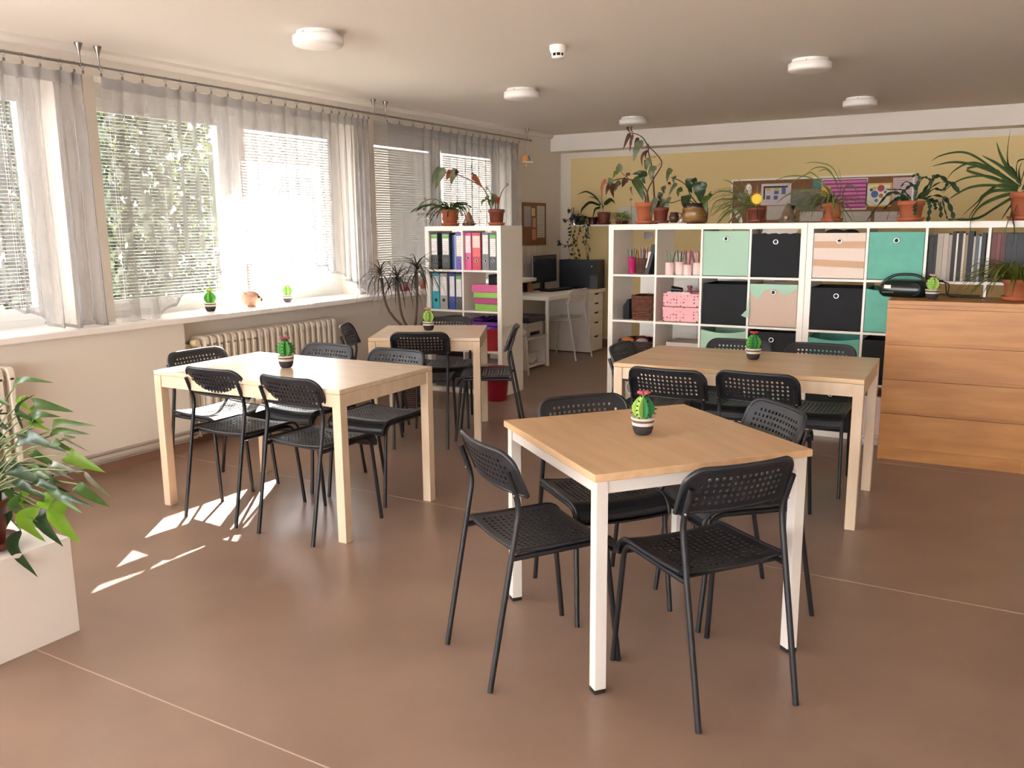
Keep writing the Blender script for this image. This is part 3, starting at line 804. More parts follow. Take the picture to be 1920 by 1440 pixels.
wicker('dark wicker basket of cloths in the third row of the left cube shelf', (p.x+0.17, p.y+0.19, p.z+0.001), 0.155, 0.16, 0.185, '4a3832', bands=12)
for i, (c, x, y, r_, l) in enumerate([('ee8c3e', 0.08, 0.12, 0.055, 'orange cloth bundle in the dark wicker basket'), ('7a2a34', 0.16, 0.22, 0.06, 'dark red cloth bundle in the dark wicker basket'), ('b8aca8', 0.20, 0.12, 0.05, 'grey cloth bundle in the dark wicker basket')]):
    simple('cloth_bundle', l, 'cloth', MB().sphere((0, 0, 0), (r_, r_*0.9, r_*0.6), 16, 9), mat('cloth '+c, c, 0.9, 0.2, 20, bump=0.4, bscale=40), (p.x+x, p.y+y, p.z+0.172))
p = cell(U1, 1, 1)
DOTS = mat('pink dotted card', (240, 176, 178), 0.6)
nt = DOTS.node_tree; b_ = nt.nodes['Principled BSDF']; tc = nt.nodes.new('ShaderNodeTexCoord'); vo = nt.nodes.new('ShaderNodeTexVoronoi'); vo.inputs['Scale'].default_value = 38; vo.inputs['Randomness'].default_value = 0.35
lt = nt.nodes.new('ShaderNodeMath'); lt.operation = 'LESS_THAN'; lt.inputs[1].default_value = 0.24
mx = nt.nodes.new('ShaderNodeMix'); mx.data_type = 'RGBA'; mx.inputs[6].default_value = (*lin((240, 176, 178)), 1); mx.inputs[7].default_value = (*lin((128, 70, 76)), 1)
nt.links.new(tc.outputs['Object'], vo.inputs['Vector']); nt.links.new(vo.outputs['Distance'], lt.inputs[0]); nt.links.new(lt.outputs[0], mx.inputs[0]); nt.links.new(mx.outputs[2], b_.inputs['Base Color'])
for i, (z, h, l) in enumerate(((0.0, 0.112, 'pink dotted card box, the lower of the two'), (0.113, 0.10, 'pink dotted card box, the upper one, full of bottles'))):
    t = thing('card_box', l, 'box', (p.x+0.048, p.y+0.03, p.z+0.001+z), 0, 'pink dotted card boxes')
    th = 0.004; m_ = MB()
    m_.box(0, 0.275, 0, th, 0, h); m_.box(0, 0.275, 0.26, 0.26+th, 0, h); m_.box(0, th, th, 0.26, 0, h); m_.box(0.275-th, 0.275, th, 0.26, 0, h); m_.box(0, 0.275, 0, 0.264, 0, th)
    m_.build('body', DOTS, t)
    if i == 0: MB().box(-0.003, 0.278, -0.003, 0.267, h-0.03, h).build('lid', DOTS, t)
zz = p.z+0.214
m_ = MB(); m_.tube([(0, 0, 0), (0.0, 0, 0.035)], 0.014, 10); m_.tube([(-0.02, 0, 0.035), (0.06, 0, 0.03)], [0.026, 0.018], 12)
simple('hair_dryer', 'black hair dryer lying in the pink dotted box', 'hair dryer', m_, mat('black gloss', (22, 22, 26), 0.3), (p.x+0.10, p.y+0.13, zz-0.01))
m_ = MB(); m_.lathe([(0.026, -0.08), (0.028, 0.0), (0.014, 0.02), (0.014, 0.035), (0.02, 0.036), (0.02, 0.055)], 14)
simple('bottle', 'translucent mauve bottle standing in the pink dotted box', 'bottle', m_, mat('mauve plastic', (150, 84, 100), 0.25), (p.x+0.215, p.y+0.14, zz))
simple('red_tin', 'dark red tin in the right corner of the pink dotted box', 'tin', MB().box(-0.03, 0.03, -0.03, 0.03, -0.09, 0.018), mat('dark red enamel', (130, 30, 40), 0.35), (p.x+0.285, p.y+0.10, zz), bevel=0.004)
for i in range(5):
    simple('tissue', 'crumpled white tissue along the rim of the pink dotted box', 'tissue', MB().sphere((0, 0, 0), (0.03, 0.025, 0.018), 10, 6), mat('tissue', (225, 210, 210), 0.9, bump=0.6, bscale=50), (p.x+0.09+i*0.035, p.y+0.06+0.01*(i % 2), zz-0.004), 0, 'crumpled tissues')
p = cell(U1, 1, 2)
GLIT = mat('silver glitter card', (176, 166, 160), 0.35, 0.45, 220, c2=(110, 102, 98))
t = thing('gift_box', 'silver grey glitter box with a lid in the third row', 'box', (p.x+0.07, p.y+0.05, p.z+0.001))
MB().box(0.004, 0.256, 0.004, 0.256, 0, 0.155).build('body', GLIT, t); MB().box(0, 0.26, 0, 0.26, 0.157, 0.195).build('lid', mat('grey matt card', (190, 180, 172), 0.6), t, bevel=0.002)
p = cell(U1, 0, 3)
t = thing('laundry_bag', 'white round-handled plastic tub in the bottom left cube', 'tub', (p.x+0.17, p.y+0.16, p.z+0.001))
MB().lathe([(0.10, 0), (0.125, 0.2), (0.13, 0.2), (0.13, 0.21), (0.118, 0.21), (0.09, 0.01)], 24, cap=False).build('body', WMETAL, t)
MB().torus((0, -0.13, 0.17), 0.06, 0.006, 'y', 18, 6).build('handle', WMETAL, t)
p = cell(U1, 1, 3)
for i, c in enumerate(('d6cfc6', '8c8a88', 'e4dcd2', '9c9690', 'cfc8c0', '74726e', 'dcd4ca')):
    simple('magazine', ['cream','grey','white','taupe','stone','dark grey','ivory'][i]+' magazine standing in the bottom row, second cube', 'magazine', MB().box(0, 0.03, 0, 0.22, 0, 0.27), mat('mag '+c, c, 0.6), (p.x+0.03+i*0.036, p.y+0.04, p.z+0.001), 0, 'magazines in the bottom row')

PCOL = {'black': '26262a', 'red': 'b02838', 'blue': '2f4a80', 'green': '4d8a44', 'orange': 'd87a34', 'white': 'e6e0da', 'brown': '6a4630', 'pink': 'cc6c8c', 'yellow': 'd8b048', 'grey': '8c8c8e'}
pencil_me = {}
for n_, c in PCOL.items():
    m_ = MB(); m_.tube([(0, 0, 0), (0, 0, 0.135)], 0.0038, 6); m_.tube([(0, 0, 0.135), (0, 0, 0.15)], [0.0036, 0.0006], 6)
    me = m_.mesh('pencil', False); me.materials.append(mat('pencil '+n_, c, 0.45)); pencil_me[n_] = me
def pencils(where, loc, r_, cols, seed, lift=0.0, kind='pencil'):
    rr = random.Random(seed)
    for i, c in enumerate(cols):
        a = 2*PI*i/len(cols)+rr.uniform(-0.3, 0.3); d = r_*rr.uniform(0.35, 0.85)
        o = bpy.data.objects.new('pencil', pencil_me[c]); col.objects.link(o)
        o.location = (loc[0]+d*math.cos(a)*0.6, loc[1]+d*math.sin(a)*0.6, loc[2]+lift+rr.uniform(0, 0.02))
        o.rotation_euler = (-math.sin(a)*0.22*rr.random(), math.cos(a)*0.28*rr.random(), 0)
        tag(o, f'{c} pencil standing in {where}', 'pencil', f'{c} pencils in {where}')
p = cell(U1, 0, 0)
t = thing('pencil_cup', 'magenta plastic pencil cup in the top left cube', 'cup', (p.x+0.115, p.y+0.10, p.z+0.001))
MB().lathe([(0.026, 0), (0.030, 0.09), (0.037, 0.095), (0.037, 0.125), (0.034, 0.125), (0.028, 0.06), (0.024, 0.004)], 20, cap=True).build('body', mat('magenta plastic', (184, 34, 104), 0.4), t)
pencils('the magenta cup', (p.x+0.115, p.y+0.10, p.z+0.012), 0.034, ['black', 'brown', 'white', 'green', 'grey', 'black'], 3, 0.02)
wicker('small square pen basket in the top left cube', (p.x+0.195, p.y+0.12, p.z+0.001), 0.042, 0.05, 0.115, '6b4638', bands=11, stakes=16, taper=0.96)
pencils('the small square pen basket', (p.x+0.195, p.y+0.12, p.z+0.01), 0.05, ['red', 'red', 'blue', 'white', 'black', 'red', 'blue', 'orange', 'white', 'brown', 'yellow', 'grey', 'black', 'red'], 4, 0.03)
m_ = MB(); m_.add([(0, 0, 0), (0.035, 0, 0), (0.095, 0, 0.225), (0.06, 0, 0.225), (0, 0.2, 0), (0.035, 0.2, 0), (0.095, 0.2, 0.225), (0.06, 0.2, 0.225)], [(0, 1, 2, 3), (7, 6, 5, 4), (0, 4, 5, 1), (1, 5, 6, 2), (2, 6, 7, 3), (3, 7, 4, 0)])
t = thing('magazine_file', 'black file leaning in the top left cube with a white spine stripe', 'file', (p.x+0.235, p.y+0.04, p.z+0.001))
m_.build('body', mat('dark navy card', (24, 28, 40), 0.5), t)
m_ = MB(); m_.add([(0.012, -0.001, 0.05), (0.024, -0.001, 0.05), (0.056, -0.001, 0.17), (0.044, -0.001, 0.17)], [(0, 1, 2, 3)]); m_.build('spine_label', PAPER, t)
p = cell(U1, 1, 0)
JP = mat('pale pink jar sleeve', (246, 214, 208), 0.5)
nm = ['leftmost', 'second', 'third', 'rightmost']
for i, (x, y, h) in enumerate(((0.085, 0.05, 0.092), (0.160, 0.06, 0.09), (0.228, 0.04, 0.078), (0.297, 0.055, 0.085))):
    t = thing('pencil_jar', f'{nm[i]} of the four pink jars of pencils in the top row', 'jar', (p.x+x, p.y+y, p.z+0.001), 0, 'pink pencil jars')
    z0 = 0.008 if i in (1, 3) else 0.0
    MB().lathe([(0.030, z0), (0.032, z0+0.003), (0.032, z0+h), (0.029, z0+h), (0.029, z0+0.01)], 22, cap=True).build('sleeve', JP, t)
    m_ = MB(); m_.lathe([(0.029, 0), (0.030, z0+0.004)], 18); m_.build('glass_base', mat('jar glass', (200, 200, 196), 0.1), t)
    pencils(f'the {nm[i]} pink jar', (p.x+x, p.y+y, p.z+0.01), 0.032, [['black', 'white', 'brown', 'grey', 'green'], ['green', 'orange', 'black', 'brown', 'grey', 'green', 'black'], ['red', 'pink', 'white', 'red', 'black', 'grey', 'brown', 'red'], ['orange', 'orange', 'white', 'blue', 'red', 'orange', 'brown']][i], 10+i, 0.012)
simple('white_chest', 'white cabinet standing behind the left cube shelf, seen through its cubes', 'cabinet', MB().box(0, 1.1, 0, 0.45, 0, 1.24).box(0.01, 0.5, -0.012, 0, 0.9, 1.22).box(0.01, 0.5, -0.012, 0, 0.6, 0.89).box(0.01, 0.5, -0.012, 0, 0.3, 0.59), WLAM, (0.02, 0.62, 0))

# ------------------------------------------------------------------ golden dresser
t = thing('dresser', 'golden birch chest of four drawers at the right edge of the photo', 'dresser', (2.060, -0.468, 0), R(2.0))
W, D, H = 0.80, 0.46, 1.0
MB().box(0, W, 0, D, H-0.024, H).build('top_panel', DRESS, t, bevel=0.001)
for a in (0, W-0.02): MB().box(a, a+0.02, 0.018, D, 0.0, H-0.024).build('side_panel', DRESS, t)
MB().box(0.02, W-0.02, D-0.006, D, 0.02, H-0.024).build('back_panel', DRESS, t)
MB().box(0.02, W-0.02, 0.03, 0.045, 0.0, 0.085).build('plinth', DRESS, t)
zs = [(0.085, 0.298), (0.318, 0.512), (0.532, 0.728), (0.748, 0.952)]
for i, (a, b) in enumerate(zs):
    m_ = MB(); m_.box(0.001, W-0.001, 0, 0.018, a, b)
    d_ = m_.build('drawer', DRESS, t, bevel=0.001)
    MB().box(0.02, W-0.02, 0.022, 0.034, b-0.004, b+0.022).build('finger_rail', DRESS, d_)
for n_, s in (('tape_radio', 0),):
    t = thing('radio', 'dark green-black portable radio on the golden dresser', 'radio', (2.118, -0.13, 1.0), R(-6))
    m_ = MB()
    prof = []
    rx, ry = 0.152, 0.10
    for z, k in ((0, 0.84), (0.008, 0.9), (0.02, 0.97), (0.045, 1.0), (0.075, 0.97), (0.098, 0.86), (0.108, 0.7)): prof.append((k, z))
    N = 40
    for i in range(len(prof)): pass
    vs = []; fs = []
    for k, z in prof:
        for j in range(N):
            a = 2*PI*j/N; ca, sa = math.cos(a), math.sin(a); e = 2/3.2
            vs.append((rx*k*math.copysign(abs(ca)**e, ca), ry*k*math.copysign(abs(sa)**e, sa), z))
    for i in range(len(prof)-1):
        for j in range(N): fs.append((i*N+j, i*N+(j+1) % N, (i+1)*N+(j+1) % N, (i+1)*N+j))
    fs += [tuple(reversed(range(N))), tuple(range((len(prof)-1)*N, len(prof)*N))]
    m_.add(vs, fs, True); m_.build('body', mat('black green gloss plastic', (20, 30, 27), 0.22), t)
    MB().tube(bez([((-0.125, -0.01, 0.095), 0), ((-0.07, -0.01, 0.140), 0.05), ((0.08, -0.01, 0.140), 0.05), ((0.13, -0.01, 0.09), 0)]), 0.009, 8).build('handle', mat('dark green plastic', (22, 40, 34), 0.3), t)
    MB().box(-0.105, -0.065, -0.1005, -0.094, 0.055, 0.076).build('display', mat('pale display', (226, 224, 216), 0.4), t)
    m_ = MB()
    for q in range(6): m_.box(-0.115+q*0.012, -0.107+q*0.012, -0.0995, -0.094, 0.028, 0.034)
    m_.build('buttons', mat('grey green buttons', (110, 126, 96), 0.5), t)
    m_ = MB(); m_.torus((0.07, -0.088, 0.052), 0.036, 0.004, 'y', 24, 6); m_.lathe([(0.034, 0), (0.02, 0.006), (0.0, 0.008)], 20)
    m_.build('speaker_ring', mat('black satin plastic', (24, 24, 26), 0.4), t)
m_ = MB(); m_.tube(bez([((0, 0, 0.0), 0), ((0.02, 0, 0.10), 0.04), ((0.075, 0, 0.11), 0.04), ((0.085, 0, 0.01), 0.03), ((0.16, -0.02, 0.005), 0)]), 0.003, 6); m_.tube(bez([((0.04, 0.01, 0.10), 0), ((0.10, 0.01, 0.09), 0.03), ((0.09, 0.0, 0.004), 0.03), ((0.30, 0, 0.004), 0)]), 0.003, 6)
simple('power_cable', 'black cable looping behind the dresser cactus', 'cable', m_, RUBBER, (2.27, -0.12, 1.0))
m_ = MB(); m_.tube(bez([((0, 0, 0.006), 0), ((0.10, 0.03, 0.006), 0.05), ((0.13, 0.10, 0.006), 0.05), ((0.03, 0.11, 0.006), 0.05), ((-0.05, 0.05, 0.006), 0.05), ((0.02, -0.03, 0.006), 0.04), ((0.2, 0.02, 0.006), 0)]), 0.005, 6)
simple('white_cable', 'white cable coiled on the floor beside the golden dresser', 'cable', m_, WMETAL, (1.86, -0.13, 0.0))
simple('power_strip', 'white socket strip on the floor beside the golden dresser', 'socket', MB().box(0, 0.10, 0, 0.05, 0, 0.04), WMETAL, (1.92, -0.11, 0), bevel=0.005)

# ------------------------------------------------------------------ radiators and pipes
def radiator(label, y0, n, xb, z0=0.15, z1=0.752):
    t = thing('radiator', label, 'radiator', (xb, y0, 0))
    d, th = 0.145, 0.046
    m_ = MB(); r_ = 0.035
    out = []
    for cx, cz, a0 in ((d-r_, z1-r_, 0), (r_, z1-r_, 90), (r_, z0+r_, 180), (d-r_, z0+r_, 270)):
        for k in range(5): a = R(a0+90*k/4); out.append((cx+r_*math.cos(a), cz+r_*math.sin(a)))
    # three slim columns between rounded headers
    for (a, b) in ((0.0, 0.036), (0.054, 0.091), (0.109, 0.145)):
        m_.box(a, b, 0.007, th-0.007, z0+0.05, z1-0.05)
    m_.prism([(x, z) for x, z in out if z > (z0+z1)/2]+[(0, z1-0.075), (0.03, z1-0.055), (d-0.03, z1-0.055), (d, z1-0.075)], 0.003, th-0.003, 'xz')
    m_.prism([(d, z0+0.075), (d-0.03, z0+0.055), (0.03, z0+0.055), (0, z0+0.075)]+[(x, z) for x, z in out if z < (z0+z1)/2], 0.003, th-0.003, 'xz')
    me = m_.mesh('section'); me.materials.append(RADP)
    for i in range(n):
        o = child_of(me, 'section', t, (0, i*0.0605, 0))
        b = o.modifiers.new('bevel', 'BEVEL'); b.width = 0.007; b.segments = 2; b.limit_method = 'ANGLE'
    MB().tube([(0.072, -0.01, z1-0.04), (0.072, n*0.0605, z1-0.04)], 0.022, 12).build('top_header', RADP, t)
    MB().tube([(0.072, -0.01, z0+0.04), (0.072, n*0.0605, z0+0.04)], 0.022, 12).build('bottom_header', RADP, t)
    v = MB(); v.tube([(0.072, -0.005, z1-0.04), (0.072, -0.075, z1-0.04)], 0.012, 10)
    v.build('valve', STEEL, t)
    MB().lathe([(0.019, 0), (0.023, 0.02), (0.023, 0.05), (0.017, 0.055)], 16).build('valve_knob', mat('ivory plastic', (226, 206, 160), 0.4), t, loc=(0.09, -0.058, z1-0.04)).rotation_euler = (0, R(90), 0)
    MB().tube(bez([((0.072, -0.075, z1-0.04), 0), ((0.03, -0.10, z1-0.04), 0.02), ((0.03, -0.10, 0.14), 0)]), 0.009, 8).build('feed_pipe', STEEL, t)
    return t
radiator('cream column radiator under the middle window, behind the long birch table', -2.235, 22, -2.105)
radiator('cream column radiator cut off by the left edge of the photo', -4.90, 22, -1.975)
GP = mat('grey painted pipe', (196, 186, 176), 0.3, metal=0.3)
for z, x, l in ((0.128, -1.962, 'upper of the two grey heating pipes along the skirting'), (0.085, -1.958, 'lower of the two grey heating pipes along the skirting')):
    simple('heating_pipe', l, 'pipe', MB().tube([(x, -8.0, z), (x, -2.36, z), (x-0.05, -2.28, z), (x-0.05, -0.6, z)], 0.0115, 10), GP)
m_ = MB()
m_.tube([(-1.99, -2.305, 0.20), (-1.985, -2.30, 0.07)], 0.012, 8); m_.tube([(-1.99, -2.34, 0.155), (-1.99, -2.24, 0.155)], 0.016, 10); m_.lathe([(0.02, 0), (0.024, 0.012), (0.012, 0.03)], 10, (-1.975, -2.30, 0.19))
simple('pipe_valve', 'brass pipe valve low on the wall under the sunlit chair seat', 'valve', m_, mat('dull brass', (170, 160, 140), 0.35, metal=0.8))

# ------------------------------------------------------------------ ceiling lamps and smoke detector
LAMP = mat('opal lamp plastic', (244, 240, 234), 0.4)
for i, (x, y, l) in enumerate(((-0.71, -2.36, 'round white ceiling lamp nearest the window, top left of the ceiling'), (-0.745, -0.03, 'round white ceiling lamp above the binder shelf side, between smoke detector and curtain rod'),
      (-0.69, 2.12, 'round white ceiling lamp farthest back, above the tall begonia'), (1.44, -0.05, 'round white ceiling lamp at the right, the larger-looking of the two'), (1.45, 1.98, 'round white ceiling lamp at the right, close to the beam'))):
    t = thing('ceiling_lamp', l, 'lamp', (x, y, ZC), 0, 'round ceiling lamps')
    MB().lathe([(0.115, -0.022), (0.115, 0)], 40).build('base_plate', LAMP, t)
    MB().lathe([(0.0, -0.078), (0.10, -0.078), (0.130, -0.072), (0.138, -0.062), (0.138, -0.026), (0.130, -0.021)], 48, cap=False).build('diffuser', LAMP, t)
    MB().box(-0.004, 0.004, -0.1165, -0.114, -0.018, -0.012).build('catch', STEEL, t)
t = thing('smoke_detector', 'small white smoke detector on the ceiling', 'smoke detector', (0.243, -1.33, ZC))
MB().lathe([(0.050, 0), (0.050, -0.022), (0.044, -0.040), (0.040, -0.044)], 28).build('base', LAMP, t)
m_ = MB()
for k in range(8):
    a = 2*PI*k/8; m_.box(-0.003, 0.003, 0.030, 0.038, -0.062, -0.043)
m_ = MB().lathe([(0.034, -0.042), (0.034, -0.062)], 20); m_.build('vent', RUBBER, t)
m_ = MB()
for k in range(8):
    a = 2*PI*k/8+0.2; m_.tube([(0.036*math.cos(a), 0.036*math.sin(a), -0.043), (0.036*math.cos(a), 0.036*math.sin(a), -0.063)], 0.003, 5)
o = m_.build('ribs', LAMP, t); o['kind'] = 'stuff'
MB().lathe([(0.038, -0.061), (0.036, -0.070), (0.0, -0.074)], 24).build('cap', LAMP, t)

# ------------------------------------------------------------------ ring binders and boxes in the narrow shelf
def ub(c, r, x, y, z):
    p = cell(UB, c, r); ca, sa = math.cos(UB[2]), math.sin(UB[2])
    return (p.x+ca*x-sa*y, p.y+sa*x+ca*y, p.z+z)
LBL = mat_lines('binder label print', 'ece6de', 'a8a2b0', 70, 0.75)
GRN = mat('green label band', (112, 172, 84), 0.5)
def binder(label, c, r, x, wd, colr, band=False, lab=(0.40, 0.95), hole=0.25, lean=0.0, ringm=CHROME, lm=None):
    t = thing('ring_binder', label, 'binder', ub(c, r, x, 0.025, 0.001), UB[2], 'ring binders in the narrow shelf')
    m_ = MB(); h = 0.316; d = 0.28
    m_.box(0, 0.003, 0, d, 0, h); m_.box(wd-0.003, wd, 0, d, 0, h); m_.box(0.003, wd-0.003, 0, 0.003, 0, h)
    bm_ = mat('binder '+colr, colr, 0.45)
    m_.build('cover', bm_, t)
    MB().box(0.004, wd-0.004, 0.02, d-0.01, 0.004, h-0.03).build('papers', PAPER, t)
    if lab: MB().box(0.007, wd-0.007, -0.0008, 0.0, h*lab[0], h*lab[1]).build('spine_label', lm or LBL, t)
    if band: MB().box(0.007, wd-0.007, -0.0012, -0.0004, h*0.85, h*0.94).build('label_band', GRN, t)
    MB().torus((wd/2, -0.001, h*hole), 0.0115, 0.0028, 'y', 18, 6).build('finger_ring', ringm, t)
    MB().lathe([(0.0105, 0), (0.0105, 0.0012)], 16).build('finger_hole', RUBBER, t, loc=(wd/2, 0.0002, h*hole)).rotation_euler = (R(90), 0, 0)
    return t
binder('dark grey binder with a green band at the far left of the top row', 0, 0, 0.004, 0.072, '4a4c4e', True)
binder('dark grey binder with a green band, second from left in the top row', 0, 0, 0.121, 0.078, '4b4d50', True)
for i, (x, c) in enumerate(((0.214, '2a4f9c'), (0.227, '4a74b8'), (0.239, 'b8bcc8'))):
    simple('folder', ['dark blue folder left of the purple binder', 'lighter blue folder left of the purple binder', 'grey folder touching the purple binder'][i], 'folder', MB().box(0, 0.010, 0, 0.25, 0, 0.30), mat('folder '+c, c, 0.5), ub(0, 0, x, 0.05, 0.001), UB[2], 'folders in the narrow shelf')
binder('purple binder in the top row', 0, 0, 0.264, 0.068, '6c58ac', lab=(0.36, 0.92))
binder('pink binder in the top row', 1, 0, 0.005, 0.064, 'd8568c', lab=(0.46, 0.92), hole=0.33)
LBR = mat_lines('red label print', 'f0dcd4', 'd8a8a0', 50, 0.6)
b = binder('red binder in the top row', 1, 0, 0.078, 0.085, 'c44856', lab=(0.60, 0.92), lm=LBR)
MB().box(0.007, 0.078, -0.0008, 0, 0.316*0.36, 0.316*0.59).build('lower_label', mat('coral label', (222, 110, 106), 0.5), b)
binder('mid grey binder with a white sticker over its ring in the top row', 1, 0, 0.178, 0.066, '74767a', lab=(0.43, 0.94))
binder('dark grey binder with a green band at the right end of the top row', 1, 0, 0.250, 0.070, '505254', True, lab=(0.36, 0.94))
binder('teal binder behind the dragon tree leaves in the second row', 0, 1, 0.010, 0.075, '2c9cae', lab=(0.5, 0.92), ringm=RUBBER)
binder('light grey binder in the second row', 0, 1, 0.090, 0.078, '9c9890', lab=(0.38, 0.90), ringm=RUBBER)
binder('blue binder in the second row', 0, 1, 0.186, 0.064, '2c4494', lab=(0.36, 0.92))
binder('dark grey binder with a green band in the second row', 0, 1, 0.255, 0.066, '4e5052', True, lab=(0.36, 0.94))
for i, (z, h, c, x, l) in enumerate(((0.001, 0.058, '8cbc58', 0.095, 'green plastic box, lowest of the stack in the binder shelf'), (0.060, 0.050, 'b04878', 0.090, 'dark pink plastic box, second from below in the stack'),
      (0.111, 0.048, '94c060', 0.082, 'green plastic box, third from below in the stack'), (0.160, 0.066, 'cc5c8c', 0.066, 'bright pink plastic box, topmost of the stack'))):
    t = thing('plastic_box', l, 'box', ub(1, 1, x, 0.03, z), UB[2], 'stacked plastic boxes in the binder shelf')
    wd = 0.322-x
    MB().box(0, wd, 0, 0.26, 0, h-0.008).build('body', mat('box '+c, c, 0.3), t, bevel=0.003)
    MB().box(-0.003, wd+0.002, -0.003, 0.263, h-0.008, h-0.001).build('lid', mat('lid '+c, tuple(min(255, int(q*1.12)) for q in hx(c)), 0.3), t)
t = thing('camera_case', 'black case with a round front lying on the plastic boxes', 'case', ub(1, 1, 0.215, 0.06, 0.2265), UB[2])
MB().box(0, 0.11, 0, 0.12, 0, 0.085).build('body', BLKFAB, t, bevel=0.006); MB().torus((0.075, -0.002, 0.042), 0.032, 0.005, 'y', 20, 6).build('round_front', RUBBER, t)
simple('purple_folder', 'pile of purple plastic sleeves in the third row of the binder shelf', 'folder', MB().grid(lambda i, j: (0.30*i/8, 0.28*j/4, 0.012*math.sin(i*1.1)+0.02*(j % 2)+(0.018 if i > 2 else 0)), 8, 4).box(0.02, 0.3, 0.01, 0.27, -0.03, 0.0), mat('purple plastic', (112, 60, 156), 0.25), ub(1, 2, 0.018, 0.02, 0.255), UB[2])
t = thing('red_bucket', 'red plastic tub under the purple sleeves in the binder shelf', 'tub', ub(1, 2, 0.20, 0.13, 0.001), UB[2])
MB().lathe([(0.095, 0), (0.105, 0.005), (0.115, 0.185), (0.118, 0.187), (0.118, 0.20), (0.108, 0.20), (0.10, 0.02)], 28).build('body', mat('red plastic', (186, 44, 58), 0.3), t)
MB().lathe([(0.119, 0.19), (0.122, 0.215), (0.0, 0.222)], 28).build('lid', mat('purple plastic', (112, 60, 156), 0.25), t)
simple('white_carton', 'white carton lying in the third row, left cube of the binder shelf', 'box', MB().box(0, 0.31, 0, 0.3, 0, 0.24).box(0.21, 0.225, -0.002, 0, 0.19, 0.225).box(0.245, 0.26, -0.002, 0, 0.19, 0.225), mat('off white card', (206, 196, 184), 0.8), ub(0, 2, 0.012, 0.04, 0.001), UB[2])
simple('paper_stack', 'stack of grey papers on the bottom row board of the binder shelf', 'paper', MB().box(0, 0.26, 0, 0.26, 0, 0.012).box(0.02, 0.25, 0.01, 0.25, 0.012, 0.03), mat('grey paper', (150, 146, 142), 0.8), ub(0, 2, 0.04, 0.015, 0.245), UB[2])
simple('grey_box', 'grey box in the bottom row of the binder shelf, left cube', 'box', MB().box(0, 0.30, 0, 0.28, 0, 0.28), mat('grey card', (98, 96, 96), 0.8), ub(0, 3, 0.015, 0.05, 0.001), UB[2])
t = thing('wire_tray', 'clear ribbed plastic tray in the bottom row of the binder shelf', 'tray', ub(1, 3, 0.015, 0.03, 0.001), UB[2])
m_ = MB(); m_.box(0, 0.30, 0, 0.004, 0, 0.23); m_.box(0, 0.30, 0.26, 0.264, 0, 0.23); m_.box(0, 0.004, 0, 0.26, 0, 0.23); m_.box(0.296, 0.30, 0, 0.26, 0, 0.23); m_.box(0, 0.3, 0, 0.26, 0, 0.004)
m_.build('body', mat('smoky plastic', (120, 112, 104), 0.25), t); MB().box(-0.004, 0.304, -0.006, 0.268, 0.225, 0.24).build('rim', mat('pale rim plastic', (170, 164, 156), 0.3), t)

# red waste bin, wicker planter of the dragon tree
t = thing('waste_bin', 'red slotted waste bin on the floor before the binder shelf', 'waste bin', (-1.03, 0.015, 0))
RED = mat('dark red plastic', (158, 32, 52), 0.4)
MB().lathe([(0.075, 0), (0.085, 0.004), (0.108, 0.27), (0.112, 0.272), (0.112, 0.285), (0.104, 0.285), (0.078, 0.008)], 28, cap=True).build('body', RED, t)
m_ = MB()
for k in range(22):
    a = 2*PI*k/22; r0, r1 = 0.0995, 0.1065; m_.tube([(r0*math.cos(a), r0*math.sin(a), 0.18), (r1*math.cos(a), r1*math.sin(a), 0.25)], 0.0028, 5)
m_.build('slots', mat('dark slot', (70, 14, 24), 0.6), t)

# ------------------------------------------------------------------ desk corner
t = thing('desk', 'white computer desk along the window wall behind the binder shelf', 'desk', (-2.085, 1.79, 0))
MB().box(0, 0.62, 0, 1.46, 0.695, 0.735).build('tabletop', WLAM, t, bevel=0.002)
for x, y in ((0.585, 0.035), (0.035, 0.035), (0.035, 1.42)):
    MB().lathe([(0.02, 0), (0.02, 0.695)], 16, (x, y, 0)).build('leg', WMETAL, t)
t = thing('drawer_unit', 'white five-drawer unit under the far end of the desk', 'drawer unit', (-2.06, 2.84, 0))
MB().box(0, 0.565, 0, 0.36, 0.012, 0.694).build('body', WLAM, t)
MB().box(0.02, 0.55, 0.02, 0.34, 0, 0.012).build('plinth', RUBBER, t)
for a, b in ((0.016, 0.19), (0.194, 0.355), (0.359, 0.470), (0.474, 0.58), (0.584, 0.69)):
    d_ = MB().box(0.566, 0.582, 0.002, 0.358, a, b).build('drawer', WLAM, t, bevel=0.001)
    m_ = MB(); m_.prism([(0.12, b-0.001), (0.14, b-0.018), (0.22, b-0.018), (0.24, b-0.001)], 0.5825, 0.5835, 'yz'); m_.build('finger_notch', RUBBER, d_)
simple('small_white_box', 'flat white box on the drawer unit end of the desk', 'box', MB().box(0, 0.12, 0, 0.14, 0, 0.04), WLAM, (-1.62, 3.06, 0.736))
t = thing('monitor', 'black monitor seen obliquely on the desk, facing the window wall side', 'monitor', (-1.99, 2.66, 0.735), R(90))
MB().box(-0.285, 0.285, -0.025, 0.0, 0.09, 0.40).build('housing', mat('monitor plastic', (26, 29, 34), 0.4), t, bevel=0.004)
MB().box(-0.275, 0.275, -0.027, -0.025, 0.105, 0.392).build('screen', mat('dark screen', (20, 24, 34), 0.15), t)
m_ = MB(); m_.box(-0.03, 0.03, 0.0, 0.03, 0.02, 0.15); m_.lathe([(0.10, 0), (0.10, 0.008), (0.03, 0.02)], 24, (0, 0.02, 0)); m_.build('stand', RUBBER, t)
m_ = MB()
for k in range(4): m_.box(-0.271, -0.262, -0.0278, -0.027, 0.335+k*0.012, 0.342+k*0.012)
m_.build('label_sticker', PAPER, t)
t = thing('computer_tower', 'black computer case lying behind the vine at the end of the desk', 'computer', (-1.985, 3.05, 0.735))
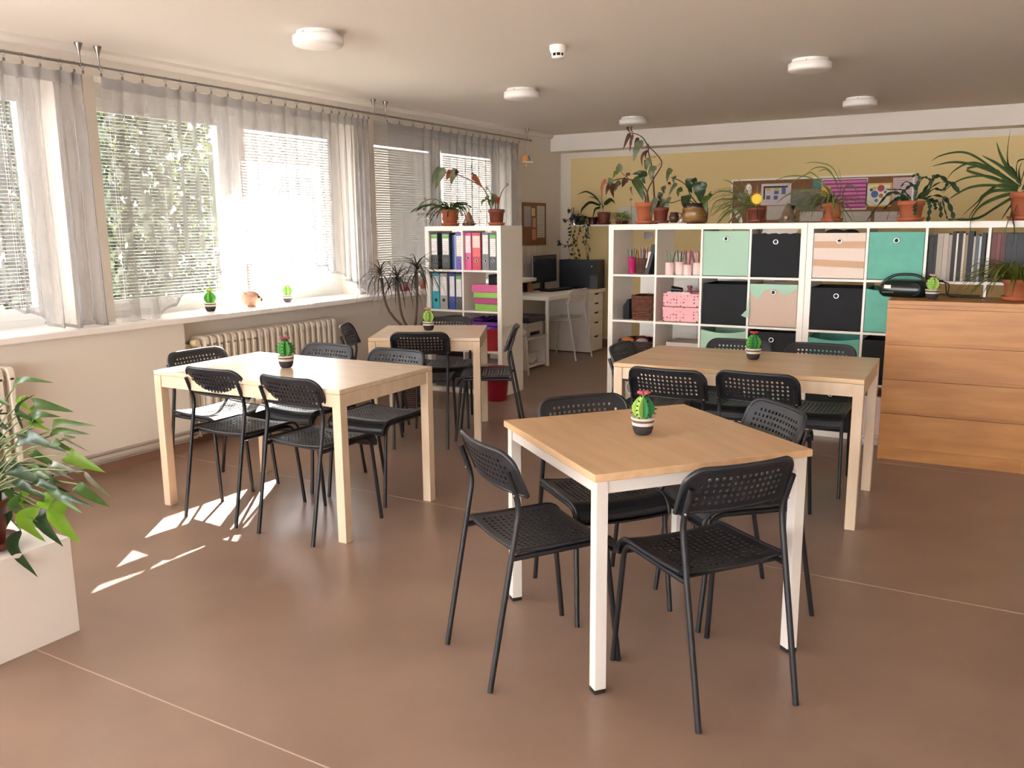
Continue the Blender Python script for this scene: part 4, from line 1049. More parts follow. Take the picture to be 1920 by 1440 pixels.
MB().box(0, 0.50, 0, 0.20, 0, 0.335).build('case', mat('black blue steel', (20, 26, 36), 0.4), t, bevel=0.003)
MB().box(0.405, 0.503, -0.004, 0.0, 0.16, 0.33).build('front_panel', mat('black satin plastic', (24, 24, 26), 0.4), t)
MB().box(0.405, 0.503, -0.003, 0.0, 0.005, 0.155).build('lower_panel', mat('dark grey steel', (66, 68, 70), 0.45), t)
MB().lathe([(0.009, 0), (0.009, 0.003)], 14).build('power_button', CHROME, t, loc=(0.43, -0.004, 0.26)).rotation_euler = (R(90), 0, 0)
t = thing('keyboard', 'black keyboard on the desk before the monitor', 'keyboard', (-1.80, 2.62, 0.736), R(82))
MB().box(-0.22, 0.22, -0.075, 0.075, 0, 0.02).build('body', RUBBER, t, bevel=0.004)
m_ = MB()
for i in range(15):
    for j in range(5): m_.box(-0.212+i*0.0283, -0.187+i*0.0283, -0.066+j*0.0265, -0.043+j*0.0265, 0.02, 0.026)
o = m_.build('keys', mat('key plastic', (40, 42, 46), 0.5), t); o['kind'] = 'stuff'
simple('mouse', 'small black mouse behind the keyboard', 'mouse', MB().sphere((0, 0, 0.012), (0.05, 0.03, 0.018), 14, 8), RUBBER, (-1.74, 2.98, 0.738))
for i, (x, y, a, l) in enumerate(((-1.86, 2.40, 70, 'white sheet of paper left of the keyboard'), (-1.93, 2.84, 84, 'white sheet of paper behind the keyboard'))):
    simple('paper_sheet', l, 'paper', MB().box(-0.15, 0.15, -0.1, 0.1, 0, 0.0015), PAPER, (x, y, 0.7355), R(a), 'papers on the desk')
t = thing('pencil_cup', 'orange copper pencil cup on the desk', 'cup', (-2.03, 2.40, 0.736))
MB().lathe([(0.035, 0), (0.036, 0.09), (0.033, 0.09), (0.032, 0.01)], 20).build('body', mat('copper card', (176, 110, 72), 0.45), t)
pencils('the copper cup on the desk', (-2.03, 2.40, 0.74), 0.03, ['red', 'orange', 'red', 'brown', 'white'], 21, 0.0)
simple('pen_tray', 'black pen holder beside the copper cup', 'cup', MB().lathe([(0.03, 0), (0.03, 0.10), (0.027, 0.10), (0.027, 0.01)], 16), BLKFAB, (-2.04, 2.30, 0.736))
# printer on a low open shelf, white stool
t = thing('printer_stand', 'white open box shelf under the printer', 'shelf', (-1.99, 1.46, 0))
for b_ in ((0, 0.45, 0, 0.02, 0, 0.33), (0, 0.45, 0.40, 0.42, 0, 0.33), (0, 0.02, 0.02, 0.40, 0, 0.33)): MB().box(*b_).build('side_panel', WLAM, t)
for z in (0.02, 0.31): MB().box(0.02, 0.45, 0.02, 0.40, z, z+0.02).build('shelf_board', WLAM, t)
for i in range(6):
    simple('plastic_bag', 'crumpled clear plastic bag in the low shelf under the printer', 'bag', MB().sphere((0, 0, 0), (0.05, 0.05, 0.04), 10, 7), mat('crumpled film', (210, 204, 198), 0.3, bump=1.0, bscale=30), (-1.64+0.02*(i % 2), 1.55+0.05*i, 0.081+0.018*(i % 3)), 0, 'crumpled bags')
t = thing('printer', 'grey and dark blue printer under the desk', 'printer', (-1.97, 1.50, 0.331))
MB().box(0, 0.40, 0, 0.36, 0, 0.15).build('body', mat('light grey printer plastic', (196, 190, 184), 0.45), t, bevel=0.006)
MB().box(-0.01, 0.43, -0.005, 0.365, 0.15, 0.215).build('scanner_lid', mat('navy plastic', (34, 42, 62), 0.35), t, bevel=0.008)
MB().box(0.395, 0.402, 0.08, 0.28, 0.015, 0.05).build('paper_slot', RUBBER, t)
MB().box(0.40, 0.50, 0.07, 0.29, 0.012, 0.016).build('output_tray', mat('light grey printer plastic', (196, 190, 184), 0.45), t)
t = thing('stool', 'small white rounded stool beside the binder shelf', 'stool', (-1.53, 1.12, 0))
MB().lathe([(0.12, 0.40), (0.15, 0.41), (0.155, 0.435), (0.14, 0.455), (0.0, 0.46)], 30).build('seat', WPL, t)
for a in (30, 150, 270):
    ca, sa = math.cos(R(a)), math.sin(R(a)); MB().tube(bez([((0.10*ca, 0.10*sa, 0.41), 0), ((0.145*ca, 0.145*sa, 0.40), 0.02), ((0.17*ca, 0.17*sa, 0.0), 0)]), 0.011, 8).build('leg', WPL, t)
t = thing('wall_socket', 'white double socket low on the yellow wall beside the drawer unit', 'socket', (-1.60, YF-0.004, 0.60))
MB().box(-0.04, 0.04, -0.012, 0, -0.05, 0.05).build('plate', WMETAL, t, bevel=0.004); MB().box(-0.055, -0.025, -0.04, -0.012, -0.02, 0.01).build('plug', RUBBER, t)
simple('cable', 'thin white cable along the yellow wall beside the computer case', 'cable', MB().tube([(-1.47, YF-0.006, 0.97), (-1.25, YF-0.006, 0.975)], 0.004, 6), WMETAL)

# ------------------------------------------------------------------ boards on the walls
LINES = mat_lines('printed list', 'e4dcd2', '9c948c', 110, 0.45)
t = thing('cork_board', 'small cork board with notes on the wall left of the yellow wall', 'board', (XW, 2.75, 1.50))
MB().box(0, 0.012, -0.28, 0.25, -0.24, 0.22).build('cork', CORK, t)
for b_ in ((-0.29, 0.26, 0.22, 0.232), (-0.29, 0.26, -0.252, -0.24)): MB().box(0, 0.02, *b_).build('frame', mat('brown frame', (122, 88, 66), 0.6), t)
for b_ in ((0.25, 0.26, -0.24, 0.22), (-0.29, -0.28, -0.24, 0.22)): MB().box(0, 0.02, *b_).build('frame', mat('brown frame', (122, 88, 66), 0.6), t)
def note(parent, x, y0, y1, z0, z1, m):
    return MB().box(x, x+0.002, y0, y1, z0, z1).build('note', m, parent)
note(t, 0.012, 0.05, 0.235, -0.17, 0.20, LINES)
note(t, 0.012, -0.08, 0.0, 0.08, 0.17, mat('yellow note', (226, 206, 140), 0.8)); note(t, 0.012, -0.06, 0.02, -0.05, 0.06, mat('pink note', (218, 160, 140), 0.8)); note(t, 0.012, -0.07, 0.02, -0.19, -0.07, mat('coral note', (216, 152, 134), 0.8)); note(t, 0.012, -0.26, -0.10, -0.04, 0.19, mat('lilac print', (180, 168, 176), 0.8))
for i, (y, z0, z1) in enumerate(((2.62, 1.03, 1.27), (2.76, 1.02, 1.27), (2.88, 0.94, 1.26))):
    simple('paper_sheet', ['white paper pinned under the cork board, leftmost', 'white paper pinned askew under the cork board, in the middle', 'white paper pinned under the cork board, rightmost and longest'][i], 'paper', MB().box(0, 0.002, -0.055, 0.055, 0, z1-z0), PAPER, (XW+0.001+0.001*i, y, z0), 0, 'papers under the cork board').rotation_euler = (R((0, 8, 0)[i]), 0, 0)
t = thing('notice_board', 'long cork notice board with prints on the yellow wall', 'board', (-0.03, YF-0.004, 1.45))
BW_, BH = 1.80, 0.48
MB().box(0, BW_, -0.014, 0, 0, BH).build('cork', CORK, t)
for b_ in ((-0.015, BW_+0.015, BH, BH+0.018), (-0.015, BW_+0.015, -0.018, 0)): MB().box(b_[0], b_[1], -0.024, 0, b_[2], b_[3]).build('frame', WLAM, t)
for b_ in ((-0.015, 0), (BW_, BW_+0.015)): MB().box(b_[0], b_[1], -0.024, 0, 0, BH).build('frame', WLAM, t)
def bnote(px0, py0, px1, py1, m, name='note', off=0.016):
    a = at(px0, py0, 'y', YF-0.02); b = at(px1, py1, 'y', YF-0.02)
    return MB().box(a.x+0.03, b.x+0.03, -off-0.002, -off+0.002, b.z-1.45, a.z-1.45).build(name, m, t)
bnote(1428, 345, 1482, 384, mat('lilac white paper', (226, 214, 216), 0.8), 'calendar_sheet')
bnote(1432, 349.5, 1477, 351.5, mat('dark print bar', (66, 58, 70), 0.7), 'calendar_head', 0.0185); bnote(1432, 351.5, 1434, 374, mat('dark print bar', (66, 58, 70), 0.7), 'calendar_side', 0.0185)
for a, b_, c, d, m in ((1437, 353, 1444, 358, 'd4c44a'), (1452, 353, 1460, 357, 'd4c44a'), (1452, 358, 1460, 364, '66709c'), (1466, 352, 1473, 364, '66709c'), (1437, 367, 1444, 374, '5e6c9e'), (1451, 367, 1458, 374, '5e6c9e')):
    bnote(a, b_, c, d, mat('print '+m, m, 0.7), 'print_patch', 0.0185)
bnote(1438, 386, 1490, 412, LINES, 'printed_sheet'); bnote(1483, 355, 1540, 393, mat('green grey photo', (92, 108, 92), 0.5, 0.5, 9, c2=(150, 128, 120)), 'photo_print'); bnote(1525, 338, 1540, 352, mat('teal picture', (70, 140, 128), 0.6), 'picture', 0.019)
STR = mat_lines('magenta stripes', 'd880b0', '9c3480', 46, 0.25, sx=1.2)
bnote(1541, 336, 1624, 393, mat('white frame paper', (236, 222, 222), 0.7), 'mount'); bnote(1543, 338, 1622, 390, STR, 'striped_picture', 0.019)
bnote(1541, 350, 1557, 369, mat('yellow picture', (226, 184, 62), 0.6), 'yellow_picture', 0.022)
bnote(1376, 378, 1389, 386, mat('coral card', (214, 92, 96), 0.6), 'card')
yp = bnote(1624, 344, 1670, 387, mat('yellow mount', (232, 192, 84), 0.6), 'mount'); bnote(1627, 347, 1667, 384, mat('white drawing paper', (236, 230, 216), 0.7), 'drawing', 0.019)
for px, py, r_, c in ((1640, 364, 0.035, '4a6ca4'), (1652, 353, 0.034, 'c0485c'), (1640, 353, 0.02, 'd8c040'), (1652, 367, 0.022, 'd07a4a'), (1634, 356, 0.016, '4a6a70'), (1643, 376, 0.018, '5e8a80'), (1660, 360, 0.014, '5a7a74')):
    a = at(px, py, 'y', YF-0.02); m_ = MB()
    m_.lathe([(r_, 0), (r_*0.4, 0.0012)], 14)
    o = m_.build('painted_flower', mat('paint '+c, c, 0.6), t, loc=(a.x+0.03, -0.0215, a.z-1.45)); o.rotation_euler = (R(90), 0, 0)
bnote(1675, 333, 1718, 374, mat_lines('pink letter', 'e0c4c8', 'b8a0a8', 60, 0.5), 'letter')
for a, b_, l in ((1500, 1545, 0), (1560, 1632, 1), (1640, 1700, 2)): bnote(a, 397, b_, 415, LINES, 'printed_sheet')

# ------------------------------------------------------------------ wall shelf
t = thing('wall_shelf', 'thin white wall shelf holding the vine and the orchid', 'shelf', (-1.90, 3.17, 1.456))
MB().box(0, 1.15, 0, 0.255, 0, 0.022).build('board', WLAM, t, bevel=0.002)
for x in (0.12, 1.0): MB().prism([(0.25, 0), (0.10, 0), (0.25, -0.12)], x, x+0.02, 'yz').build('bracket', WLAM, t)
ZS = 1.4785

# ------------------------------------------------------------------ plants
G_DARK = mat_leaf('dark green leaf', (48, 74, 44), (30, 50, 32), 0.25, 0.35)
G_MID = mat_leaf('mid green leaf', (82, 108, 54), (56, 82, 38), 0.3, 0.4)
G_SPID = mat_leaf('spider plant leaf', (92, 112, 58), (132, 144, 92), 0.3, 0.4, 40)
G_SPID2 = mat_leaf('dark spider plant leaf', (62, 84, 46), (82, 102, 62), 0.25, 0.4, 40)
G_BRIGHT = mat_leaf('bright green leaf', (104, 140, 44), (128, 160, 66), 0.55, 0.35)
G_AGL = mat_leaf('variegated dark leaf', (58, 86, 44), (92, 120, 68), 0.4, 0.3, 14)
G_SILV = mat_leaf('silvery leaf', (128, 132, 118), (96, 104, 90), 0.2, 0.35)
G_GREY = mat_leaf('grey green begonia leaf', (116, 122, 96), (78, 92, 66), 0.3, 0.4)
G_MAR = mat_leaf('maroon begonia leaf', (96, 56, 46), (74, 44, 40), 0.35, 0.4)
G_RED = mat_leaf('reddish leaf', (168, 84, 66), (140, 96, 70), 0.5, 0.4)
G_DRAC = mat_leaf('dragon tree leaf', (58, 50, 44), (40, 36, 34), 0.15, 0.45)
G_YEL = mat_leaf('yellow variegated leaf', (132, 152, 70), (186, 192, 120), 0.35, 0.4, 30)
STEM = mat('brown plant stem', (74, 54, 44), 0.7)
GSTEM = mat('green plant stem', (104, 116, 70), 0.6)
def smooth(pts, n=8):
    """Catmull-Rom through the points"""
    P = [Vector(p) for p in pts]
    if len(P) == 2: P = [P[0], (P[0]+P[1])/2, P[1]]
    Q = [P[0]*2-P[1]]+P+[P[-1]*2-P[-2]]
    out = []
    for i in range(1, len(Q)-2):
        for k in range(n):
            t_ = k/n
            a, b, c, d = Q[i-1], Q[i], Q[i+1], Q[i+2]
            out.append(0.5*((2*b)+(c-a)*t_+(2*a-5*b+4*c-d)*t_*t_+(3*b-a-3*c+d)*t_**3))
    out.append(P[-1]); return out
def prof_w(kind, t_):
    if kind == 'strap': return min(1, t_*6+0.5)*(1-t_**3)**0.8 if t_ < 1 else 0
    if kind == 'lance': return math.sin(PI*min(1, t_**0.75))**0.9 if 0 < t_ < 1 else 0.0
    if kind == 'round': return math.sin(PI*t_**0.7)**0.6 if 0 < t_ < 1 else 0.0
    if kind == 'wing': return (math.sin(PI*t_**0.5)**0.8 if 0 < t_ < 1 else 0.0)
    if kind == 'seg': return (0.35+0.65*abs(math.sin(PI*t_*5)))*(1 if t_ < 0.97 else 0.3)
    return 1
def ribbon(pts, w, kind='strap', fold=0.25, side=None, wav=0.0):
    """leaf blade along a 3D line; side = preferred width direction"""
    m_ = MB(); N = len(pts); vs = []
    for i, p in enumerate(pts):
        t_ = i/(N-1)
        d = (pts[min(i+1, N-1)]-pts[max(i-1, 0)]).normalized()
        if side is None:
            s = d.cross(Vector((0, 0, 1)))
            if s.length < 0.05: s = Vector((1, 0, 0))
        else:
            s = Vector(side)-d*d.dot(Vector(side))
        s.normalize(); n = s.cross(d)
        h = w/2*prof_w(kind, t_)
        wv = wav*math.sin(i*1.9)*h
        vs += [p-s*h+n*(fold*h+wv), p, p+s*h+n*(fold*h-wv)]
    fs = []
    for i in range(N-1):
        for k in range(2): fs.append((i*3+k, i*3+k+1, (i+1)*3+k+1, (i+1)*3+k))
    m_.add(vs, fs, True); return m_
def blade(base, az, L, el0, el1, n=10, power=1.0):
    p = Vector(base); out = [p.copy()]
    for i in range(n):
        t_ = ((i+0.5)/n)**power; el = R(el0+(el1-el0)*t_)
        p = p+Vector((math.cos(az)*math.cos(el), math.sin(az)*math.cos(el), math.sin(el)))*(L/n); out.append(p.copy())
    return out
def pot(parent, r, h, m, saucer=True, rim=True, soil=True, flare=0.8, sm=None):
    z = 0.0
    if saucer:
        MB().lathe([(r*0.80, 0), (r*1.0, 0.004), (r*1.14, 0.026), (r*1.10, 0.027), (r*0.9, 0.008)], 28).build('saucer', sm or m, parent); z = 0.008
    pr = [(r*flare*0.98, z), (r*flare, z+0.003), (r*0.96, z+h*0.78)]
    pr += [(r*1.06, z+h*0.78), (r*1.06, z+h), (r*0.96, z+h), (r*0.92, z+h*0.8), (r*0.86, z+h*0.6)] if rim else [(r, z+h), (r*0.95, z+h), (r*0.86, z+h*0.6)]
    MB().lathe(pr, 28, cap=True).build('pot', m, parent)
    if soil: MB().lathe([(0.0, z+h*0.86), (r*0.935, z+h*0.85)], 20, cap=False).build('soil', SOIL, parent)
    return z+h
def leaf(t, m_, m, name='leaf'): return m_.build(name, m, t, fix=False)
def rel(t, p): return Vector(p)-Vector(t.location)
def plant(name, label, loc, cat='plant', group=None): return thing(name, label, cat, loc, 0, group)

# --- plants on the left cube shelf, traced leaf by leaf on a plane just behind its front edge
Z1 = 1.4705
def cr1(x, y): return (1040+x/6, 220+y/6)
def cr2(x, y): return (1320+x/6, 240+y/6)
def cr3(x, y): return (1600+x/6, 240+y/6)
def P3(t, px, Y, off=0.0): return rel(t, at(px[0], px[1], 'y', Y+off))
rr = random.Random(11)
def px_leaf(t, cr, a, b, w, m, kind='wing', Y=0.15, bend=0.012, wav=0.25, fold=0.35, name='leaf'):
    """leaf from base pixel a to tip pixel b; w is its width in photo pixels"""
    o1, o2 = rr.uniform(-0.05, 0.05), rr.uniform(-0.05, 0.05)
    A = P3(t, cr(*a), Y, o1); B = P3(t, cr(*b), Y, o2)
    mid = (A+B)/2+Vector((rr.uniform(-1, 1)*bend, -bend*1.5, bend))
    sc_ = (Vector(CAM)-Vector((at(*cr(*a), 'y', Y)))).length/F_PX
    d = (B-A).normalized(); view = (Vector(CAM)-(A+Vector(t.location))).normalized()
    side = d.cross(view); side = side+view*rr.uniform(-0.5, 0.5)
    return leaf(t, ribbon(smooth([A, mid, B], 5), w*sc_, kind, fold, side, wav), m, name)
def px_stem(t, cr, pts, r_, m=STEM, Y=0.15, taper=0.5, name='stem', offs=None):
    q = smooth([P3(t, cr(*p), Y, (offs[i] if offs else 0.012*math.sin(i*2.0))) for i, p in enumerate(pts)], 5)
    n = len(q); return MB().tube(q, [r_*(1-(1-taper)*i/(n-1)) for i in range(n)], 6).build(name, m, t)

t = plant('begonia', 'tall cane begonia in a terracotta pot on the left cube shelf, reaching towards the ceiling', (0.233, 0.15, Z1))
pot(t, 0.072, 0.155, TERRA, flare=0.70)
px_stem(t, cr1, [(1125, 990), (1118, 850), (1108, 700), (1085, 520), (1055, 390), (1060, 345)], 0.0075)
px_stem(t, cr1, [(1040, 980), (1045, 830), (1120, 680), (1205, 525), (1150, 420), (1070, 345), (1020, 325)], 0.006)
px_stem(t, cr1, [(1060, 345), (1025, 280), (985, 225), (925, 190), (850, 178)], 0.0055)
px_stem(t, cr1, [(1065, 985), (1040, 850), (985, 750), (950, 720)], 0.006); px_stem(t, cr1, [(1020, 985), (1010, 860), (930, 730), (840, 700), (740, 690), (640, 720), (585, 740)], 0.006)
px_stem(t, cr1, [(840, 700), (770, 640), (740, 600)], 0.003); px_stem(t, cr1, [(1140, 445), (1080, 450)], 0.0025); px_stem(t, cr1, [(1190, 520), (1140, 560)], 0.0025)
for a, b, w_, m in [((850, 175), (770, 365), 7, G_MAR), ((836, 110), (850, 180), 5, G_MAR), ((878, 105), (885, 185), 4, G_MAR), ((885, 185), (845, 395), 6, G_MAR), ((940, 225), (897, 405), 7, G_MAR), ((985, 255), (885, 505), 15, G_GREY), ((1025, 375), (985, 560), 5, G_MAR),
    ((1045, 370), (1020, 470), 5, G_MAR), ((1078, 460), (1030, 610), 11, G_GREY), ((1030, 480), (1015, 590), 7, G_MAR), ((1130, 545), (1085, 720), 14, G_GREY), ((1045, 650), (872, 640), 10, G_DARK), ((1000, 630), (1020, 750), 14, G_DARK), ((905, 670), (995, 935), 19, G_MID),
    ((762, 540), (690, 650), 13, G_GREY), ((690, 610), (655, 690), 7, G_BRIGHT), ((582, 690), (535, 900), 7, G_RED), ((640, 745), (575, 880), 9, G_MAR), ((670, 740), (665, 910), 10, G_MAR), ((650, 690), (650, 800), 12, G_GREY), ((740, 720), (680, 840), 10, G_GREY), ((810, 690), (758, 790), 11, G_MAR), ((855, 635), (815, 690), 6, G_MAR), ((870, 780), (880, 880), 4, G_RED), ((1070, 345), (1060, 300), 3, G_MAR)]:
    px_leaf(t, cr1, a, b, w_, m)
t = plant('begonia', 'smaller grey-leaved begonia in a dark brown pot right of the terracotta pot', (0.352, 0.17, Z1))
pot(t, 0.058, 0.115, BROWNP)
px_stem(t, cr1, [(1170, 1050), (1200, 930), (1230, 800), (1250, 760)], 0.004); px_stem(t, cr1, [(1180, 1050), (1240, 960), (1320, 960), (1420, 930)], 0.004); px_stem(t, cr1, [(1160, 1050), (1150, 980), (1135, 920)], 0.004)
for a, b, w_, m in [((1140, 895), (1055, 1190), 11, G_GREY), ((1205, 850), (1195, 960), 9, G_DARK), ((1195, 945), (1150, 1060), 12, G_MAR), ((1235, 915), (1215, 1120), 11, G_GREY), ((1302, 890), (1255, 1090), 8, G_GREY), ((1225, 770), (1240, 860), 8, G_GREY), ((1270, 750), (1310, 760), 6, mat_leaf('crimson bract', (150, 24, 44), None, 0.3))]:
    px_leaf(t, cr1, a, b, w_, m)
t = plant('begonia', 'large-leaved begonia in a glazed brass-brown pot on the left cube shelf', (0.629, 0.15, Z1))
GLAZ = mat('brass brown glaze', (150, 112, 60), 0.25, 0.6, 6, c2=(70, 48, 34), stretch=(1, 1, 4))
MB().lathe([(0.075, 0), (0.090, 0.012), (0.096, 0.07), (0.094, 0.11), (0.088, 0.118), (0.085, 0.145), (0.079, 0.145), (0.078, 0.11)], 30).build('pot', GLAZ, t)
MB().lathe([(0.089, 0.116), (0.090, 0.146), (0.086, 0.148)], 30, cap=False).build('pot_rim', mat('dark brown glaze', (44, 30, 26), 0.25), t)
MB().lathe([(0, 0.125), (0.078, 0.125)], 18, cap=False).build('soil', SOIL, t)
px_stem(t, cr1, [(1605, 975), (1560, 920), (1520, 860), (1490, 780), (1420, 720), (1310, 675)], 0.006); px_stem(t, cr1, [(1590, 980), (1520, 940), (1420, 930), (1330, 960), (1250, 960)], 0.004); px_stem(t, cr1, [(1640, 960), (1720, 880), (1760, 830)], 0.004)
for a, b, w_, m in [((1530, 690), (1545, 860), 15, G_DARK), ((1640, 720), (1640, 960), 26, G_DARK), ((1500, 870), (1505, 1090), 19, G_DARK), ((1700, 880), (1715, 1080), 13, G_MID), ((1312, 575), (1262, 735), 10, G_GREY), ((1375, 740), (1280, 890), 7, G_GREY), ((1440, 800), (1390, 895), 9, G_MID), ((1370, 660), (1350, 760), 5, G_GREY), ((1250, 780), (1225, 860), 8, G_GREY), ((1600, 690), (1540, 760), 12, G_DARK), ((1760, 860), (1730, 940), 6, G_MID)]:
    px_leaf(t, cr1, a, b, w_, m)
t = thing('jug', 'little dark brown jug between the begonia pots', 'jug', (0.470, 0.14, Z1+0.008))
JB = mat('brown stoneware', (70, 40, 30), 0.3)
MB().lathe([(0.022, 0), (0.036, 0.02), (0.038, 0.045), (0.028, 0.066), (0.030, 0.078), (0.026, 0.078), (0.024, 0.066)], 24).build('body', JB, t)
MB().tube(bez([((0.026, 0, 0.07), 0), ((0.062, 0, 0.066), 0.015), ((0.05, 0, 0.03), 0.01), ((0.036, 0, 0.03), 0)]), 0.004, 6).build('handle', JB, t)
simple('tray', 'thin white tray under the brown jug', 'tray', MB().box(-0.10, 0.12, -0.07, 0.07, 0, 0.006), WLAM, (0.47, 0.13, Z1), bevel=0.002)
simple('china_cup', 'tiny blue and white china cup on the thin tray', 'cup', MB().lathe([(0.010, 0), (0.014, 0.03), (0.012, 0.03), (0.010, 0.006)], 16), mat('blue white china', (226, 226, 232), 0.2, 0.7, 60, c2=(70, 90, 150)), (0.535, 0.12, Z1+0.0075))
m_ = MB(); poly = [(0.013*math.sin(a)**3, 0.0105*math.cos(a)-0.004*math.cos(2*a)-0.0016*math.cos(3*a)) for a in [2*PI*k/24 for k in range(24)]]
m_.prism(poly, -0.002, 0.002, 'xz'); m_.tube([(0, 0, 0.006), (0, 0, 0.10)], 0.0006, 4)
q = at(1183, 374, 'y', 0.16); simple('heart_ornament', 'small brown wooden heart on a stick left of the terracotta pot', 'ornament', m_.tube([(0, 0, -0.008), (0.01, 0, 1.4715-q.z)], 0.0012, 5), mat('brown wood', (120, 72, 50), 0.6), q)

# spider plants in the middle
def spider(name, label, loc, r_, h, pm, n, azr, Lr, seed, m, wd=0.013, els=(20, 78), ends=(-85, -30), group=None, saucer=True, lift=0.0):
    t = plant(name, label, loc, group=group); rq = random.Random(seed)
    z = pot(t, r_, h, pm, saucer)
    for i in range(n):
        az = R(rq.uniform(*azr)); e0 = rq.uniform(*els)
        pts = blade((0.02*math.cos(az), 0.02*math.sin(az), z-0.02), az, rq.uniform(*Lr), e0, rq.uniform(*ends), 11)
        leaf(t, ribbon(pts, wd*rq.uniform(0.7, 1.2), 'strap', 0.35), m)
    return t
t = spider('spider_plant', 'spider plant leaning left on the left cube shelf, a yellow paper sun in its pot', (1.083, 0.15, Z1), 0.062, 0.105, BROWNP, 44, (150, 250), (0.26, 0.46), 4, G_SPID)
for pts, w_ in [([(560, 870), (420, 720), (300, 610), (210, 580)], 3), ([(560, 870), (470, 680), (380, 560)], 3), ([(550, 870), (330, 730), (150, 720), (0, 860)], 3), ([(550, 880), (300, 800), (130, 830), (60, 1000)], 3), ([(600, 880), (620, 1000), (615, 1200), (595, 1330)], 4), ([(480, 880), (300, 930), (160, 1060), (100, 1170)], 4), ([(450, 900), (330, 1000), (230, 1140)], 4), ([(470, 900), (370, 1050), (320, 1180)], 4), ([(380, 1190), (430, 1270), (485, 1350)], 3)]:
    leaf(t, ribbon(smooth([P3(t, cr2(*p), 0.10, -0.05*i/3) for i, p in enumerate(pts)], 5), w_*0.0042, 'strap', 0.3, Vector((0, -0.6, 1))), G_SPID)
ts = thing('paper_sun', 'yellow paper sun on a stick in the leaning spider plant', 'ornament', at(1419, 373, 'y', 0.06))
YS = mat('yellow felt', (228, 196, 64), 0.8)
m_ = MB(); m_.prism([(0.034*math.cos(2*PI*k/24), 0.034*math.sin(2*PI*k/24)) for k in range(24)], -0.003, 0.003, 'xz'); m_.build('disc', YS, ts)
m_ = MB()
for k in range(18):
    a = 2*PI*k/18; m_.prism([(0.031*math.cos(a-0.13), 0.031*math.sin(a-0.13)), (0.049*math.cos(a+0.05), 0.049*math.sin(a+0.05)), (0.031*math.cos(a+0.13), 0.031*math.sin(a+0.13))], -0.002, 0.002, 'xz')
m_.build('rays', YS, ts)
MB().tube([(0, 0, -0.03), (0.0, 0.04, 1.50-ts.location.z)], 0.002, 5).build('stick', STEM, ts); MB().tube([(0, 0, 0.03), (0.001, 0, 0.09)], 0.0007, 4).build('thread', PAPER, ts)
LACE = mat('white lace paper', (236, 228, 220), 0.8, 0.75, 55, c2=(120, 92, 70))
for i, (px, py, sx, sz, rot_, l) in enumerate(((1403, 356, 0.026, 0.045, 20, 'white lace paper heart behind the leaning spider plant, upper one'), (1392, 370, 0.034, 0.045, 40, 'white lace paper heart behind the leaning spider plant, lower one'), (1384, 405, 0.018, 0.06, -30, 'narrow lace paper strip hanging behind the spider plant leaves'))):
    q = at(px, py, 'y', 0.26); m_ = MB(); m_.prism([(sx*math.cos(2*PI*k/20), sz*math.sin(2*PI*k/20)) for k in range(20)], -0.0015, 0.0015, 'xz')
    m_.tube([(0, 0, -sz*0.9), (0.0, 0, min(-sz*0.95, 1.4715-q.z)/math.cos(R(0)))], 0.0012, 5)
    o = simple('lace_ornament', l, 'ornament', m_, LACE, q); o.rotation_euler = (0, R(rot_ if i == 2 else 0), 0)
def gnome(label, loc, s, rz, dark):
    t = thing('gnome_figure', label, 'figurine', loc, rz)
    HAT = mat('grey brown clay', (120, 96, 76), 0.85, 0.4, 30, bump=0.3, bscale=60) if dark else mat('pinkish brown clay', (150, 104, 82), 0.85, 0.4, 30, bump=0.3, bscale=60)
    BASE = mat('dark pine cone', (64, 50, 44), 0.9, 0.6, 70, c2=(140, 116, 92), bump=0.8, bscale=80)
    MB().lathe([(0.048*s, 0), (0.058*s, 0.012*s), (0.050*s, 0.03*s), (0.040*s, 0.045*s), (0.02*s, 0.05*s)], 18).build('body', BASE, t)
    MB().lathe([(0.052*s, 0.032*s), (0.045*s, 0.045*s), (0.034*s, 0.075*s), (0.021*s, 0.105*s), (0.010*s, 0.125*s), (0.0, 0.13*s)], 18).build('hat', HAT, t)
    MB().sphere((0.0, -0.052*s, 0.034*s), 0.011*s, 12, 8).build('nose', mat('pale clay', (200, 164, 140), 0.7), t)
    m_ = MB()
    for k in range(9): a = 2*PI*k/9; m_.sphere((0.053*s*math.cos(a), 0.053*s*math.sin(a), 0.018*s), 0.011*s, 8, 5)
    m_.build('cone_scales', BASE, t)
    m_ = MB(); m_.prism([(0.04*s, 0.028*s), (0.085*s, 0.018*s), (0.045*s, 0.014*s)], -0.015*s, 0.015*s, 'xz'); m_.build('brim', BASE, t)
gnome('grey-brown gnome figure between the two spider plants', (1.307, 0.13, Z1), 1.05, 0, True)
t = spider('spider_plant', 'spider plant with a tall fountain of leaves on the right cube shelf', (1.600, 0.14, Z1-0.0), 0.066, 0.125, TERRA, 46, (120, 330), (0.22, 0.42), 9, G_SPID)
